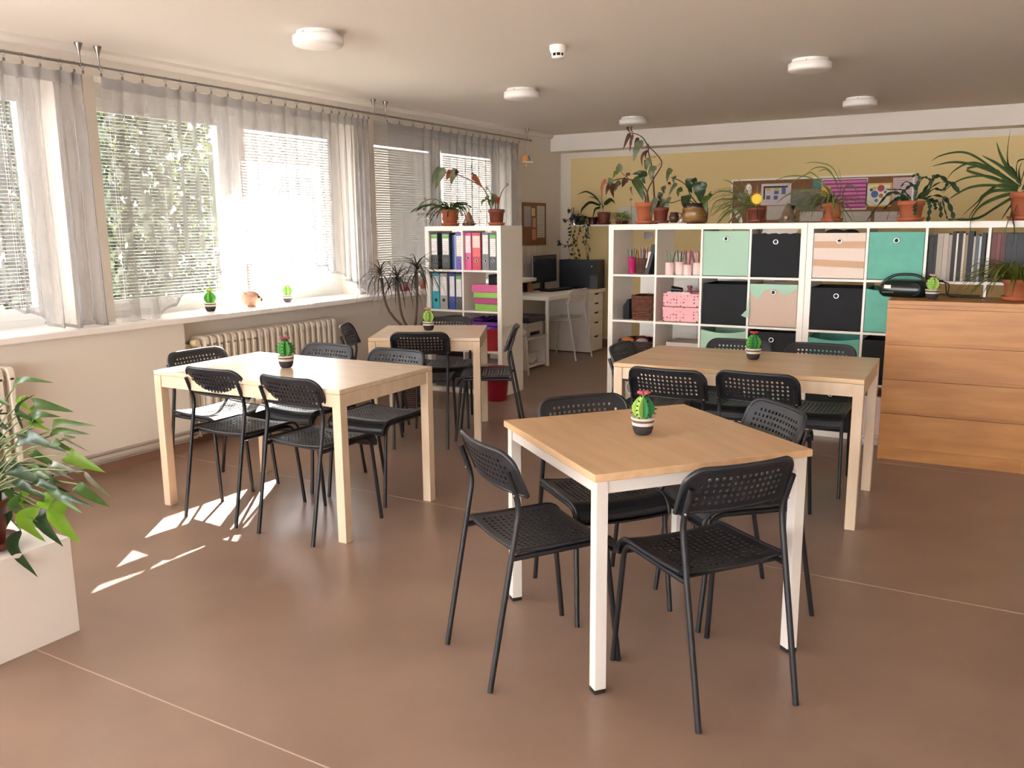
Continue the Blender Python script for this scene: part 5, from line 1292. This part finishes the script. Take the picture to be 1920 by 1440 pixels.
for pts, w_ in [([(1520, 790), (1540, 640), (1440, 440), (1250, 385), (1120, 400)], 2.5), ([(1510, 790), (1500, 620), (1390, 470), (1280, 490)], 3), ([(1530, 790), (1545, 600), (1510, 430)], 3.5), ([(1520, 700), (1420, 480), (1280, 440), (1160, 500)], 2.5), ([(1440, 700), (1200, 560), (960, 540), (770, 600)], 2.5), ([(1400, 760), (1180, 700), (960, 740), (800, 860)], 3.5), ([(1550, 800), (1600, 660), (1700, 680), (1745, 840)], 4), ([(1480, 760), (1240, 520), (1130, 530), (860, 690)], 2.5),
       ([(1480, 830), (1560, 950), (1600, 1080), (1605, 1240)], 4.5), ([(1440, 830), (1420, 950), (1480, 1130)], 4), ([(1400, 830), (1340, 980), (1320, 1110)], 4), ([(1500, 830), (1620, 980), (1690, 1100)], 3.5), ([(1540, 830), (1640, 900), (1690, 1030)], 3.5), ([(1400, 820), (1440, 980), (1450, 1150)], 4)]:
    leaf(t, ribbon(smooth([P3(t, cr2(*p), 0.13, -0.055*i) if p[1] > 900 else P3(t, cr2(*p), 0.13, 0.01*i) for i, p in enumerate(pts)], 5), w_*0.0042, 'strap', 0.3, Vector((0, -0.6, 1))), G_SPID)
t = plant('flag_cactus', 'dark green flat-stemmed cactus in a terracotta pot right of the painted flowers', (2.092, 0.13, Z1))
pot(t, 0.078, 0.125, TERRA)
for pts, w_ in [([(690, 800), (720, 640), (745, 560), (710, 520), (655, 550)], 7), ([(680, 800), (690, 680), (600, 600), (530, 665)], 4), ([(650, 800), (560, 700), (480, 690), (360, 690)], 5), ([(620, 800), (500, 730), (400, 740), (300, 840), (145, 1050)], 7), ([(720, 800), (800, 700), (880, 600), (960, 540), (1060, 600)], 8), ([(740, 800), (850, 700), (900, 540), (960, 550)], 6), ([(760, 800), (900, 690), (1010, 700), (1080, 620), (1200, 730)], 8), ([(800, 800), (920, 760), (1040, 800), (1100, 920), (1130, 1020)], 8), ([(600, 800), (480, 800), (420, 900), (370, 1040)], 8), ([(580, 800), (540, 860), (490, 985)], 8), ([(830, 800), (860, 880), (835, 1060)], 9), ([(860, 800), (970, 850), (985, 1010)], 8), ([(700, 790), (690, 880), (700, 980)], 9), ([(610, 790), (590, 850), (600, 930)], 9), ([(560, 770), (470, 800), (330, 920)], 7), ([(780, 790), (900, 830), (930, 920)], 7), ([(700, 760), (780, 560), (880, 590)], 5), ([(760, 760), (960, 620), (1120, 620), (1190, 720)], 6), ([(540, 740), (660, 640), (720, 700)], 8), ([(1000, 800), (1040, 960), (1080, 1030), (1260, 1010)], 3)]:
    o_ = rr.uniform(-0.05, 0.05)
    leaf(t, ribbon(smooth([P3(t, cr3(*p), 0.12, o_-0.03*i*(p[1] > 850)) for i, p in enumerate(pts)], 5), w_*0.0037, 'seg', 0.15, Vector((0.2, -0.5, 1)) if rr.random() < 0.6 else Vector((1, -0.4, 0.2))), G_DARK)
t = plant('spider_plant', 'broad-leaved spider plant in a terracotta pot at the top right edge of the photo', (2.735, 0.15, Z1))
pot(t, 0.085, 0.165, TERRA)
for pts, w_ in [([(1880, 660), (1600, 470), (1350, 305), (1180, 268), (980, 310), (870, 375)], 5), ([(1870, 650), (1550, 480), (1280, 395), (1080, 385), (870, 435)], 6), ([(1850, 580), (1640, 410), (1440, 305)], 7), ([(1850, 560), (1740, 440), (1660, 290), (1610, 150)], 9), ([(1850, 560), (1755, 430), (1740, 250), (1770, 0)], 6), ([(1850, 560), (1840, 430), (1870, 365), (1960, 350)], 5), ([(1850, 640), (1720, 610), (1550, 545), (1400, 537), (1230, 570), (1100, 640), (1000, 740)], 5), ([(1850, 690), (1560, 640), (1330, 660), (1180, 730), (1060, 810)], 6), ([(1850, 680), (1640, 640), (1480, 740), (1390, 830), (1220, 990)], 7), ([(1850, 700), (1600, 700), (1470, 760), (1390, 870), (1320, 960), (1280, 1080)], 7), ([(1850, 720), (1640, 770), (1430, 870), (1330, 1000), (1310, 1120), (1330, 1230)], 8), ([(1850, 740), (1600, 890), (1410, 1005), (1230, 1030), (1080, 1020)], 7), ([(1850, 760), (1740, 900), (1665, 1030)], 9), ([(1860, 760), (1770, 950), (1720, 1100), (1680, 1250)], 9), ([(1870, 770), (1790, 1000), (1805, 1120), (1800, 1250), (1780, 1350)], 6), ([(1840, 660), (1560, 560), (1280, 470), (1450, 430), (1600, 470)], 6), ([(1850, 640), (1500, 430), (1310, 390), (1130, 480), (1040, 600)], 5), ([(1900, 700), (1980, 560), (2060, 520), (2160, 640)], 8), ([(1900, 700), (1990, 620), (2120, 680), (2200, 860)], 8), ([(1880, 640), (1960, 400), (2050, 260)], 8), ([(1890, 650), (1870, 480), (1900, 380)], 7), ([(1900, 720), (2000, 800), (2060, 980)], 9), ([(1860, 680), (1700, 560), (1620, 460)], 9), ([(1870, 620), (1800, 470), (1690, 400)], 8)]:
    n_ = len(pts); o_ = rr.uniform(-0.04, 0.04)
    leaf(t, ribbon(smooth([P3(t, cr3(*p), 0.13, o_*i/n_-(0.26 if p[1] > 1030 else 0.10 if p[1] > 950 else 0)) for i, p in enumerate(pts)], 5), w_*0.0036, 'strap', 0.35, Vector((0.15, -0.7, 0.9))), G_SPID2)
spider('spider_plant', 'dense spider plant in a pot on the golden dresser at the right', (2.735, -0.20, 1.0), 0.075, 0.12, TERRA, 85, (110, 345), (0.22, 0.42), 31, mat_leaf('fresh spider plant leaf', (104, 118, 46), (138, 142, 74), 0.4, 0.4, 40), 0.017, (25, 85), (-80, -35))

# --- plants on the wall shelf
YW = 3.28
t = plant('orchid', 'orchid with dark strap leaves in a brown pot on the wall shelf', (-1.512, YW, ZS))
pot(t, 0.078, 0.135, BROWNP, rim=False, flare=0.82)
for pts, w_ in [([(520, 985), (470, 900), (360, 835), (248, 870)], 4.5), ([(525, 975), (460, 910), (375, 890)], 3), ([(515, 990), (400, 955), (310, 1030), (290, 1100)], 6), ([(515, 1010), (450, 1040), (420, 1170)], 5), ([(540, 985), (535, 1020), (550, 1070)], 8), ([(560, 985), (620, 930), (660, 950), (680, 985)], 8)]:
    leaf(t, ribbon(smooth([P3(t, cr1(*p), YW, -0.02*i) for i, p in enumerate(pts)], 6), w_*0.0058, 'strap', 0.3, Vector((0, -0.6, 1))), G_DARK)
px_stem(t, cr1, [(535, 1000), (530, 930), (520, 880)], 0.004, GSTEM, YW)
t = plant('pothos', 'small yellow-green variegated pothos on the wall shelf right of the orchid', (-1.278, YW-0.01, ZS))
pot(t, 0.085, 0.04, BROWNP, saucer=False, rim=False)
for i in range(34):
    az = rr.uniform(0, 2*PI); pts = blade((0.03*math.cos(az), 0.03*math.sin(az), 0.03+rr.uniform(0, 0.08)), az, rr.uniform(0.07, 0.13), rr.uniform(20, 80), rr.uniform(-70, -20), 6)
    leaf(t, ribbon(pts, 0.036, 'lance', 0.3), G_YEL)
simple('plastic_tub', 'translucent white tub behind the small pothos', 'tub', MB().box(-0.12, 0.12, 0, 0.05, 0, 0.20), mat('milky plastic', (206, 204, 190), 0.4), (-1.24, 3.36, ZS), bevel=0.004)
t = plant('hoya_vine', 'dark trailing vine hanging from the left end of the wall shelf over the computer', (-1.80, YW-0.05, ZS))
pot(t, 0.07, 0.10, mat('dark glass pot', (40, 44, 44), 0.15), saucer=False)
vm = MB(); vm.v = []; 
lf = ribbon([Vector((0, 0, -0.05*i/5)) for i in range(6)], 0.026, 'lance', 0.3, Vector((1, 0, 0))).mesh('leaf', False); lf.materials.append(G_DARK)
strands = [[(225, 1080), (180, 1180), (190, 1300), (150, 1420), (170, 1560), (130, 1700), (165, 1760)], [(240, 1080), (230, 1200), (220, 1330), (205, 1450), (230, 1600), (220, 1750), (210, 1860)], [(260, 1080), (290, 1180), (270, 1290), (250, 1400), (275, 1560), (290, 1700), (320, 1840)], [(300, 1090), (340, 1200), (350, 1300), (320, 1380), (380, 1440), (370, 1580), (340, 1700), (300, 1760)],
           [(320, 1090), (360, 1180), (370, 1290), (355, 1400), (360, 1540), (380, 1640)], [(230, 1100), (160, 1150), (80, 1140)], [(200, 1420), (140, 1440), (70, 1420), (60, 1380)], [(280, 1600), (310, 1800), (350, 1920), (360, 2040)], [(250, 1650), (270, 1800), (300, 1950), (370, 1990)], [(215, 1010), (170, 1040), (150, 1010)]]
for k, st in enumerate(strands):
    q = smooth([P3(t, cr1(*p), YW-0.06, -0.06-0.02*(k % 3)-0.01*i) for i, p in enumerate(st)], 6)
    MB().tube(q, 0.0022, 5).build('stem', STEM, t)
    for i in range(1, len(q), 2):
        child_of(lf, 'leaf', t, q[i], (rr.uniform(-1.2, 1.2), rr.uniform(-1.3, 1.3), rr.uniform(0, 6.3)), (rr.uniform(0.7, 1.25),)*3)
for i in range(26):
    child_of(lf, 'leaf', t, (rr.uniform(-0.09, 0.07), rr.uniform(-0.08, 0.02), rr.uniform(0.03, 0.13)), (rr.uniform(-1.5, 1.5), rr.uniform(-1.5, 1.5), rr.uniform(0, 6.3)), (1.3,)*3)
q = at(1078, 420, 'y', 3.20)
simple('silver_vase', 'shiny silver cylinder vase at the left end of the wall shelf', 'vase', MB().lathe([(0.045, 0), (0.045, 0.16), (0.041, 0.16), (0.041, 0.01)], 26), CHROME, (-1.862, 3.215, ZS))
simple('brown_pot', 'dark reddish pot between the vine and the orchid', 'pot', MB().lathe([(0.045, 0), (0.06, 0.085), (0.055, 0.085), (0.045, 0.01)], 20), mat('dark maroon pot', (70, 34, 36), 0.4), (-1.665, 3.30, ZS))

# --- plants on the narrow shelf
ZB = 1.4705
YB_ = 0.31
def cr5(x, y): return (680+x/4.8, 280+y/4.8)
t = plant('christmas_cactus', 'Christmas cactus with drooping flat stems in a terracotta pot on the binder shelf', (-1.676, YB_, ZB))
pot(t, 0.075, 0.135, TERRA, sm=TERRA)
for i in range(62):
    az = R(rr.uniform(0, 360)); L = rr.uniform(0.16, 0.33)*(1.12 if math.cos(az) < 0 else 0.85)
    pts = blade((0.02*math.cos(az), 0.02*math.sin(az), 0.135), az, L, rr.uniform(15, 75), rr.uniform(-75, -20), 14)
    leaf(t, ribbon(pts, 0.016, 'seg', 0.15, None if rr.random() < 0.6 else Vector((0, 0, 1))), G_DARK if rr.random() < 0.6 else G_MID, 'stem')
    if i % 2 == 0: MB().sphere(pts[-1], (0.006, 0.006, 0.012), 8, 5).build('bud', mat('dusky pink bud', (150, 92, 84), 0.6), t)
t = plant('begonia', 'arching red-leaved begonia in a brown pot at the right end of the binder shelf top', (-1.192, YB_, ZB))
pot(t, 0.068, 0.130, BROWNP, sm=TERRA)
kw = dict(Y=YB_)
px_stem(t, cr5, [(1160, 540), (1130, 440), (1085, 350), (1000, 295), (930, 260), (860, 230), (790, 210), (745, 205)], 0.006, **kw); px_stem(t, cr5, [(1215, 540), (1235, 440), (1265, 360), (1312, 320)], 0.006, **kw); px_stem(t, cr5, [(1195, 540), (1190, 440), (1150, 390), (1125, 345)], 0.005, **kw); px_stem(t, cr5, [(1150, 540), (1140, 470), (1110, 450)], 0.003, **kw)
for a, b, w_, m in [((688, 150), (622, 345), 7, G_GREY), ((740, 165), (655, 360), 16, G_GREY), ((800, 195), (755, 280), 12, G_RED), ((850, 180), (795, 320), 14, G_GREY), ((860, 195), (840, 240), 8, G_MAR), ((990, 235), (1085, 355), 11, G_RED), ((975, 228), (1005, 245), 6, G_GREY), ((1125, 335), (1135, 375), 5, G_GREY), ((1140, 430), (1095, 470), 8, G_MID), ((1100, 455), (1070, 515), 5, G_GREY), ((1190, 400), (1165, 530), 11, G_GREY), ((1215, 430), (1220, 510), 11, G_RED), ((1150, 450), (1140, 510), 8, G_MID), ((1312, 315), (1322, 330), 3, G_MAR)]:
    px_leaf(t, cr5, a, b, w_, m, **kw)
gnome('pinkish-brown gnome figure between the two pots on the binder shelf', (-1.458, YB_-0.03, ZB), 0.95, 0, False)

# --- dragon tree in a wicker planter
t = plant('dragon_tree', 'dragon tree with dark narrow drooping leaves standing between window and binder shelf', (-1.53, -0.47, 0))
wk = MB()
for b in range(14):
    z = 0.26*(b+0.5)/14; r_ = 0.115+0.02*z/0.26; wk.torus((0, 0, z), r_, 0.0095, 'z', 26, 6)
wk.build('wicker_planter', mat('wicker 5a4036', '5a4036', 0.7, 0.35, 30), t); MB().lathe([(0, 0.235), (0.115, 0.235)], 18, cap=False).build('soil', SOIL, t)
heads = [(782, 510, -0.30, 46, 0.40), (745, 531, -0.42, 40, 0.38), (713, 520, -0.50, 34, 0.36)]
for k, (px, py, Y, n, L0) in enumerate(heads):
    h = rel(t, at(px, py, 'y', Y))
    MB().tube(smooth([Vector((0.02*(k-1), 0.01, 0.22)), Vector((0.03*(k-1), 0.03, 0.5)), h*0.75+Vector((0, 0, -0.02)), h], 5), [0.016, 0.015, 0.014, 0.013, 0.013, 0.012, 0.012, 0.011, 0.011, 0.010, 0.010, 0.010, 0.010, 0.010, 0.010, 0.010], 7).build('trunk', STEM, t)
    for i in range(n):
        az = 2*PI*i*0.381966; f = i/n
        pts = blade(h+Vector((0, 0, 0.03*(1-f))), az, L0*rr.uniform(0.75, 1.05), 80-75*f+rr.uniform(-12, 12), -25-62*min(1, f*1.6), 10, 0.8)
        leaf(t, ribbon(pts, 0.0105, 'strap', 0.3), G_DRAC)
m_ = MB(); m_.lathe([(0.03, 0), (0.05, 0.02), (0.035, 0.05), (0.0, 0.06)], 14)
simple('pink_bowl', 'pinkish red bowl on the window sill behind the dragon tree', 'bowl', m_, mat('pinkish red ceramic', (176, 70, 84), 0.3), (-2.06, 0.12, 0.897))
t = plant('potted_sprig', 'small pale-leaved plant in a terracotta pot on the sill behind the dragon tree', (-2.06, 0.42, 0.897))
pot(t, 0.045, 0.085, TERRA, saucer=False)
for i in range(14):
    az = rr.uniform(0, 6.3); leaf(t, ribbon(blade((0, 0, 0.07), az, rr.uniform(0.08, 0.16), 80, -20, 7), 0.03, 'lance', 0.3), G_YEL)

# --- foreground plant on its white box
t = thing('plant_box', 'white box stool in the lower left corner carrying a leafy plant', 'box', (-0.175, -4.383, 0))
MB().box(-0.42, 0, -0.42, 0, 0.0, 0.36).build('body', mat('white lacquer', (232, 226, 218), 0.3), t, bevel=0.002)
MB().box(-0.419, -0.001, -0.419, -0.001, 0.36, 0.363).build('top_panel', mat('white lacquer', (232, 226, 218), 0.3), t)
t = plant('aglaonema', 'leafy green plant with long pointed leaves in the lower left corner', (-0.345, -4.60, 0.3635))
MB().lathe([(0.075, 0), (0.10, 0.005), (0.115, 0.03), (0.11, 0.031), (0.09, 0.008)], 28).build('saucer', BROWNP, t)
MB().lathe([(0.07, 0.008), (0.095, 0.15), (0.10, 0.15), (0.10, 0.175), (0.092, 0.175), (0.085, 0.12)], 28).build('pot', BROWNP, t); MB().lathe([(0, 0.15), (0.09, 0.15)], 18, cap=False).build('soil', SOIL, t)
def cr8(x, y): return (x/2.504, 700+y/2.504)
YA = -4.50
base = Vector((0.0, 0.0, 0.15))
for a, b, w_, m in [((60, 75), (258, 45), 10, G_AGL), ((172, 168), (350, 182), 19, G_AGL), ((145, 245), (288, 205), 15, G_AGL), ((248, 266), (458, 248), 12, G_MID), ((232, 296), (424, 286), 11, G_MID), ((342, 378), (496, 466), 26, G_BRIGHT), ((288, 332), (362, 372), 16, G_MID), ((58, 430), (236, 532), 24, G_DARK), ((365, 520), (516, 628), 20, G_AGL), ((395, 460), (554, 604), 8, G_SILV), ((308, 600), (380, 802), 28, G_BRIGHT), ((258, 585), (312, 662), 22, G_BRIGHT), ((248, 480), (392, 662), 19, G_AGL), ((258, 552), (442, 628), 12, G_DARK), ((215, 620), (298, 815), 21, G_DARK), ((98, 735), (180, 960), 18, G_DARK), ((188, 630), (215, 792), 26, G_BRIGHT), ((146, 540), (172, 722), 20, G_BRIGHT), ((58, 640), (55, 885), 22, G_DARK), ((238, 440), (352, 502), 13, G_SILV), ((118, 280), (322, 372), 18, G_DARK), ((-20, 330), (72, 352), 16, G_SILV), ((40, 190), (66, 284), 16, G_DARK), ((-20, 420), (82, 472), 22, G_DARK), ((88, 600), (182, 702), 14, G_SILV), ((250, 432), (384, 472), 10, G_SILV), ((205, 228), (242, 272), 14, G_BRIGHT), ((10, 170), (32, 264), 16, G_SILV), ((-10, 520), (44, 680), 24, G_DARK), ((10, 600), (0, 862), 20, G_DARK), ((128, 110), (172, 192), 12, G_BRIGHT), ((108, 265), (168, 96), 6, G_DARK),
   ((-30, 100), (60, 160), 14, G_AGL), ((100, 330), (260, 345), 16, G_DARK), ((60, 540), (150, 620), 16, G_AGL), ((-40, 700), (-10, 900), 20, G_DARK), ((170, 360), (330, 470), 15, G_AGL), ((90, 190), (190, 240), 13, G_AGL), ((-30, 240), (40, 310), 18, G_DARK), ((210, 520), (330, 560), 14, G_DARK), ((60, 480), (240, 600), 15, G_DARK), ((150, 420), (290, 520), 15, G_AGL), ((350, 300), (420, 370), 6, G_SILV), ((-60, 60), (20, 130), 14, G_AGL), ((-60, 450), (20, 560), 20, G_DARK), ((100, 560), (140, 700), 16, G_AGL)]:
    px_leaf(t, cr8, a, b, w_, m, 'lance', YA, 0.03, 0.12, 0.35)
    q = P3(t, cr8(*a), YA)
    MB().tube(smooth([base+Vector((rr.uniform(-0.04, 0.04), rr.uniform(-0.04, 0.04), 0)), base*0.5+q*0.5+Vector((-0.03, 0, 0.06)), q], 4), 0.0028, 5).build('petiole', GSTEM, t)

# ------------------------------------------------------------------ felt cacti
POTG = mat('dark crochet yarn', (58, 52, 54), 0.95, 0.3, 160, bump=0.6, bscale=300); POTW = mat('cream crochet yarn', (214, 204, 190), 0.95, 0.2, 160, bump=0.6, bscale=300); POTB = mat('brown crochet yarn', (104, 82, 74), 0.95, 0.2, 160, bump=0.6, bscale=300)
FEL = [mat('felt '+c, c, 0.9, bump=0.2, bscale=300) for c in ('2f7a42', '8ab04c', '4d9448', 'a6c862', '56a23c', '6cb850')]
SPN = mat('dark spine felt', (30, 44, 34), 0.9)
def felt_cactus(label, loc, s, rz, cols, flower, spine=SPN, taper=True):
    t = thing('felt_cactus', label, 'ornament', loc, rz, 'felt cacti in crocheted pots')
    MB().lathe([(0.022*s, 0), (0.030*s, 0.006*s), (0.0355*s, 0.022*s), (0.037*s, 0.035*s)], 22, cap=True).build('pot', POTG, t)
    MB().lathe([(0.0375*s, 0.034*s), (0.039*s, 0.039*s), (0.0385*s, 0.045*s)], 22, cap=False).build('pot_band', POTW, t)
    MB().lathe([(0.0378*s, 0.045*s), (0.039*s, 0.052*s), (0.0378*s, 0.053*s)], 22, cap=False).build('pot_band', POTB, t)
    MB().lathe([(0.038*s, 0.053*s), (0.043*s, 0.058*s), (0.038*s, 0.061*s), (0.0, 0.058*s)], 22, cap=False).build('pot_rim', POTW, t)
    H_, Rr_ = 0.085*s, 0.040*s
    for k in range(6):
        a = PI/3*k
        out = []
        for i in range(13):
            u = i/12; out.append((Rr_*math.sin(PI*min(1, 0.10+0.90*u)**0.95)**0.75, 0.056*s+H_*u))
        poly = [(0, 0.056*s)]+out+[(0, 0.056*s+H_)]
        m_ = MB(); m_.prism(poly, -0.006*s, 0.006*s, 'xz')
        o = m_.build('rib', cols[k % len(cols)], t, bevel=0.003*s); o.rotation_euler = (0, 0, a)
        sp = MB()
        for i in range(1, 12, 2):
            x, z = out[i]; n = Vector((x, 0, z-(0.056*s+H_*0.45))).normalized()
            sp.tube([Vector((x-0.001, 0, z)), Vector((x, 0, z))+n*0.011*s], [0.0035*s, 0.0002], 5)
        o2 = sp.build('spines', spine, o)
    if flower:
        m_ = MB()
        for k in range(7):
            a = 2*PI*k/7; pts = [Vector((0, 0, 0.056*s+H_)), Vector((0.013*s*math.cos(a), 0.013*s*math.sin(a), 0.063*s+H_)), Vector((0.024*s*math.cos(a), 0.024*s*math.sin(a), 0.064*s+H_))]
            m_.tube(smooth(pts, 3), [0.003*s, 0.0045*s, 0.0055*s, 0.006*s, 0.005*s, 0.004*s, 0.002*s], 6)
        m_.build('flower', mat('felt flower '+flower, flower, 0.9), t)
    return t
felt_cactus('felt cactus with a pink flower on the square beige table nearest the camera', (1.609, -3.324, 0.7265), 1.02, R(20), [FEL[0], FEL[2], FEL[1], FEL[1], FEL[3], FEL[0]], 'c8606c')
felt_cactus('felt cactus on the long birch table by the radiator', (-0.584, -2.862, 0.7355), 1.06, R(50), [FEL[2], FEL[2], FEL[2]], 'a04c5c')
felt_cactus('felt cactus with a red star flower on the oak-topped table', (1.525, -1.508, 0.7405), 1.0, R(70), [FEL[0], FEL[4], FEL[4], FEL[2]], 'd0463c')
felt_cactus('light green felt cactus on the small square birch table', (-0.888, -1.15, 0.7345), 1.05, R(10), [FEL[3], FEL[1]], 'd89c80')
felt_cactus('felt cactus with a yellow flower on the window sill below the white handle', (-2.131, -2.019, 0.8955), 1.0, R(0), [FEL[4], FEL[5]], 'd8c84a', FEL[5])
felt_cactus('plain green felt cactus on the sunny window sill, right of the hedgehog', (-2.172, -1.232, 0.8955), 0.95, R(30), [FEL[5], FEL[5], FEL[3]], None, FEL[5])
felt_cactus('yellow-green felt cactus on the golden dresser', (2.287, -0.288, 1.0005), 1.0, R(40), [FEL[3]], 'dcb4a4')
t = thing('hedgehog_ornament', 'pinkish clay hedgehog with dark holes on the window sill', 'ornament', (-2.117, -1.655, 0.8955), R(35))
CLAY = mat('pinkish clay', (186, 140, 118), 0.85, 0.3, 25, bump=0.5, bscale=40)
MB().sphere((0, 0, 0.062), (0.070, 0.060, 0.062), 24, 14).build('body', CLAY, t)
m_ = MB()
for a, z in ((-0.45, 0.085), (0.1, 0.04), (0.5, 0.055)):
    n = Vector((math.cos(a), math.sin(a), (z-0.062)*9)).normalized(); c_ = Vector((0.070*n.x, 0.060*n.y, 0.062+0.062*n.z)); m_.sphere(c_, 0.011, 12, 8)
m_.build('holes', mat('dark hole', (44, 34, 36), 0.8), t)
m_ = MB(); m_.sphere((0.070, 0.012, 0.060), (0.012, 0.010, 0.010), 12, 8); m_.build('nose', CLAY, t)
m_ = MB()
for a, e in ((1.2, 0.9), (2.0, 1.1), (2.8, 0.6), (-2.2, 0.7), (-1.3, 0.2), (1.6, 0.1)):
    n = Vector((math.cos(a)*math.cos(e), math.sin(a)*math.cos(e), math.sin(e))); c_ = Vector((0.068*n.x, 0.058*n.y, 0.062+0.060*n.z)); m_.tube([c_, c_+n*0.022], [0.009, 0.003], 8)
m_.build('spikes', mat('grey clay', (140, 120, 112), 0.85), t)
m_ = MB(); m_.lathe([(0.03, 0), (0.034, 0.008)], 16); m_.build('foot', CLAY, t)
# hanging paper bird at the end of the curtain rod
t = thing('bird_mobile', 'paper bird mobile hanging from the end of the curtain rod', 'mobile', (-2.0, 2.31, 2.18))
MB().tube([(0, 0, 0.03), (-0.03, 0.06, 0.215)], 0.0008, 4).build('thread', PAPER, t)
for nm_, c, poly in (('wing', 'd8923c', [(-0.055, -0.01), (-0.05, 0.035), (-0.02, 0.055), (0.0, 0.05), (0.0, -0.01)]), ('body', '74708c', [(0.0, 0.045), (0.02, 0.04), (0.045, -0.005), (0.02, -0.005)]), ('tail', 'a8b060', [(0.03, 0.02), (0.05, 0.025), (0.065, -0.02), (0.05, -0.02)]), ('base', 'e8dcc4', [(-0.055, -0.012), (0.065, -0.022), (0.062, -0.032), (-0.05, -0.024)]), ('feet', 'd8cc6c', [(-0.012, -0.02), (-0.002, -0.02), (-0.01, -0.07), (-0.022, -0.075)])):
    m_ = MB(); m_.prism(poly, -0.002, 0.002, 'xz'); o = m_.build(nm_, mat('paper '+c, c, 0.7), t); o.rotation_euler = (0, 0, R(30))
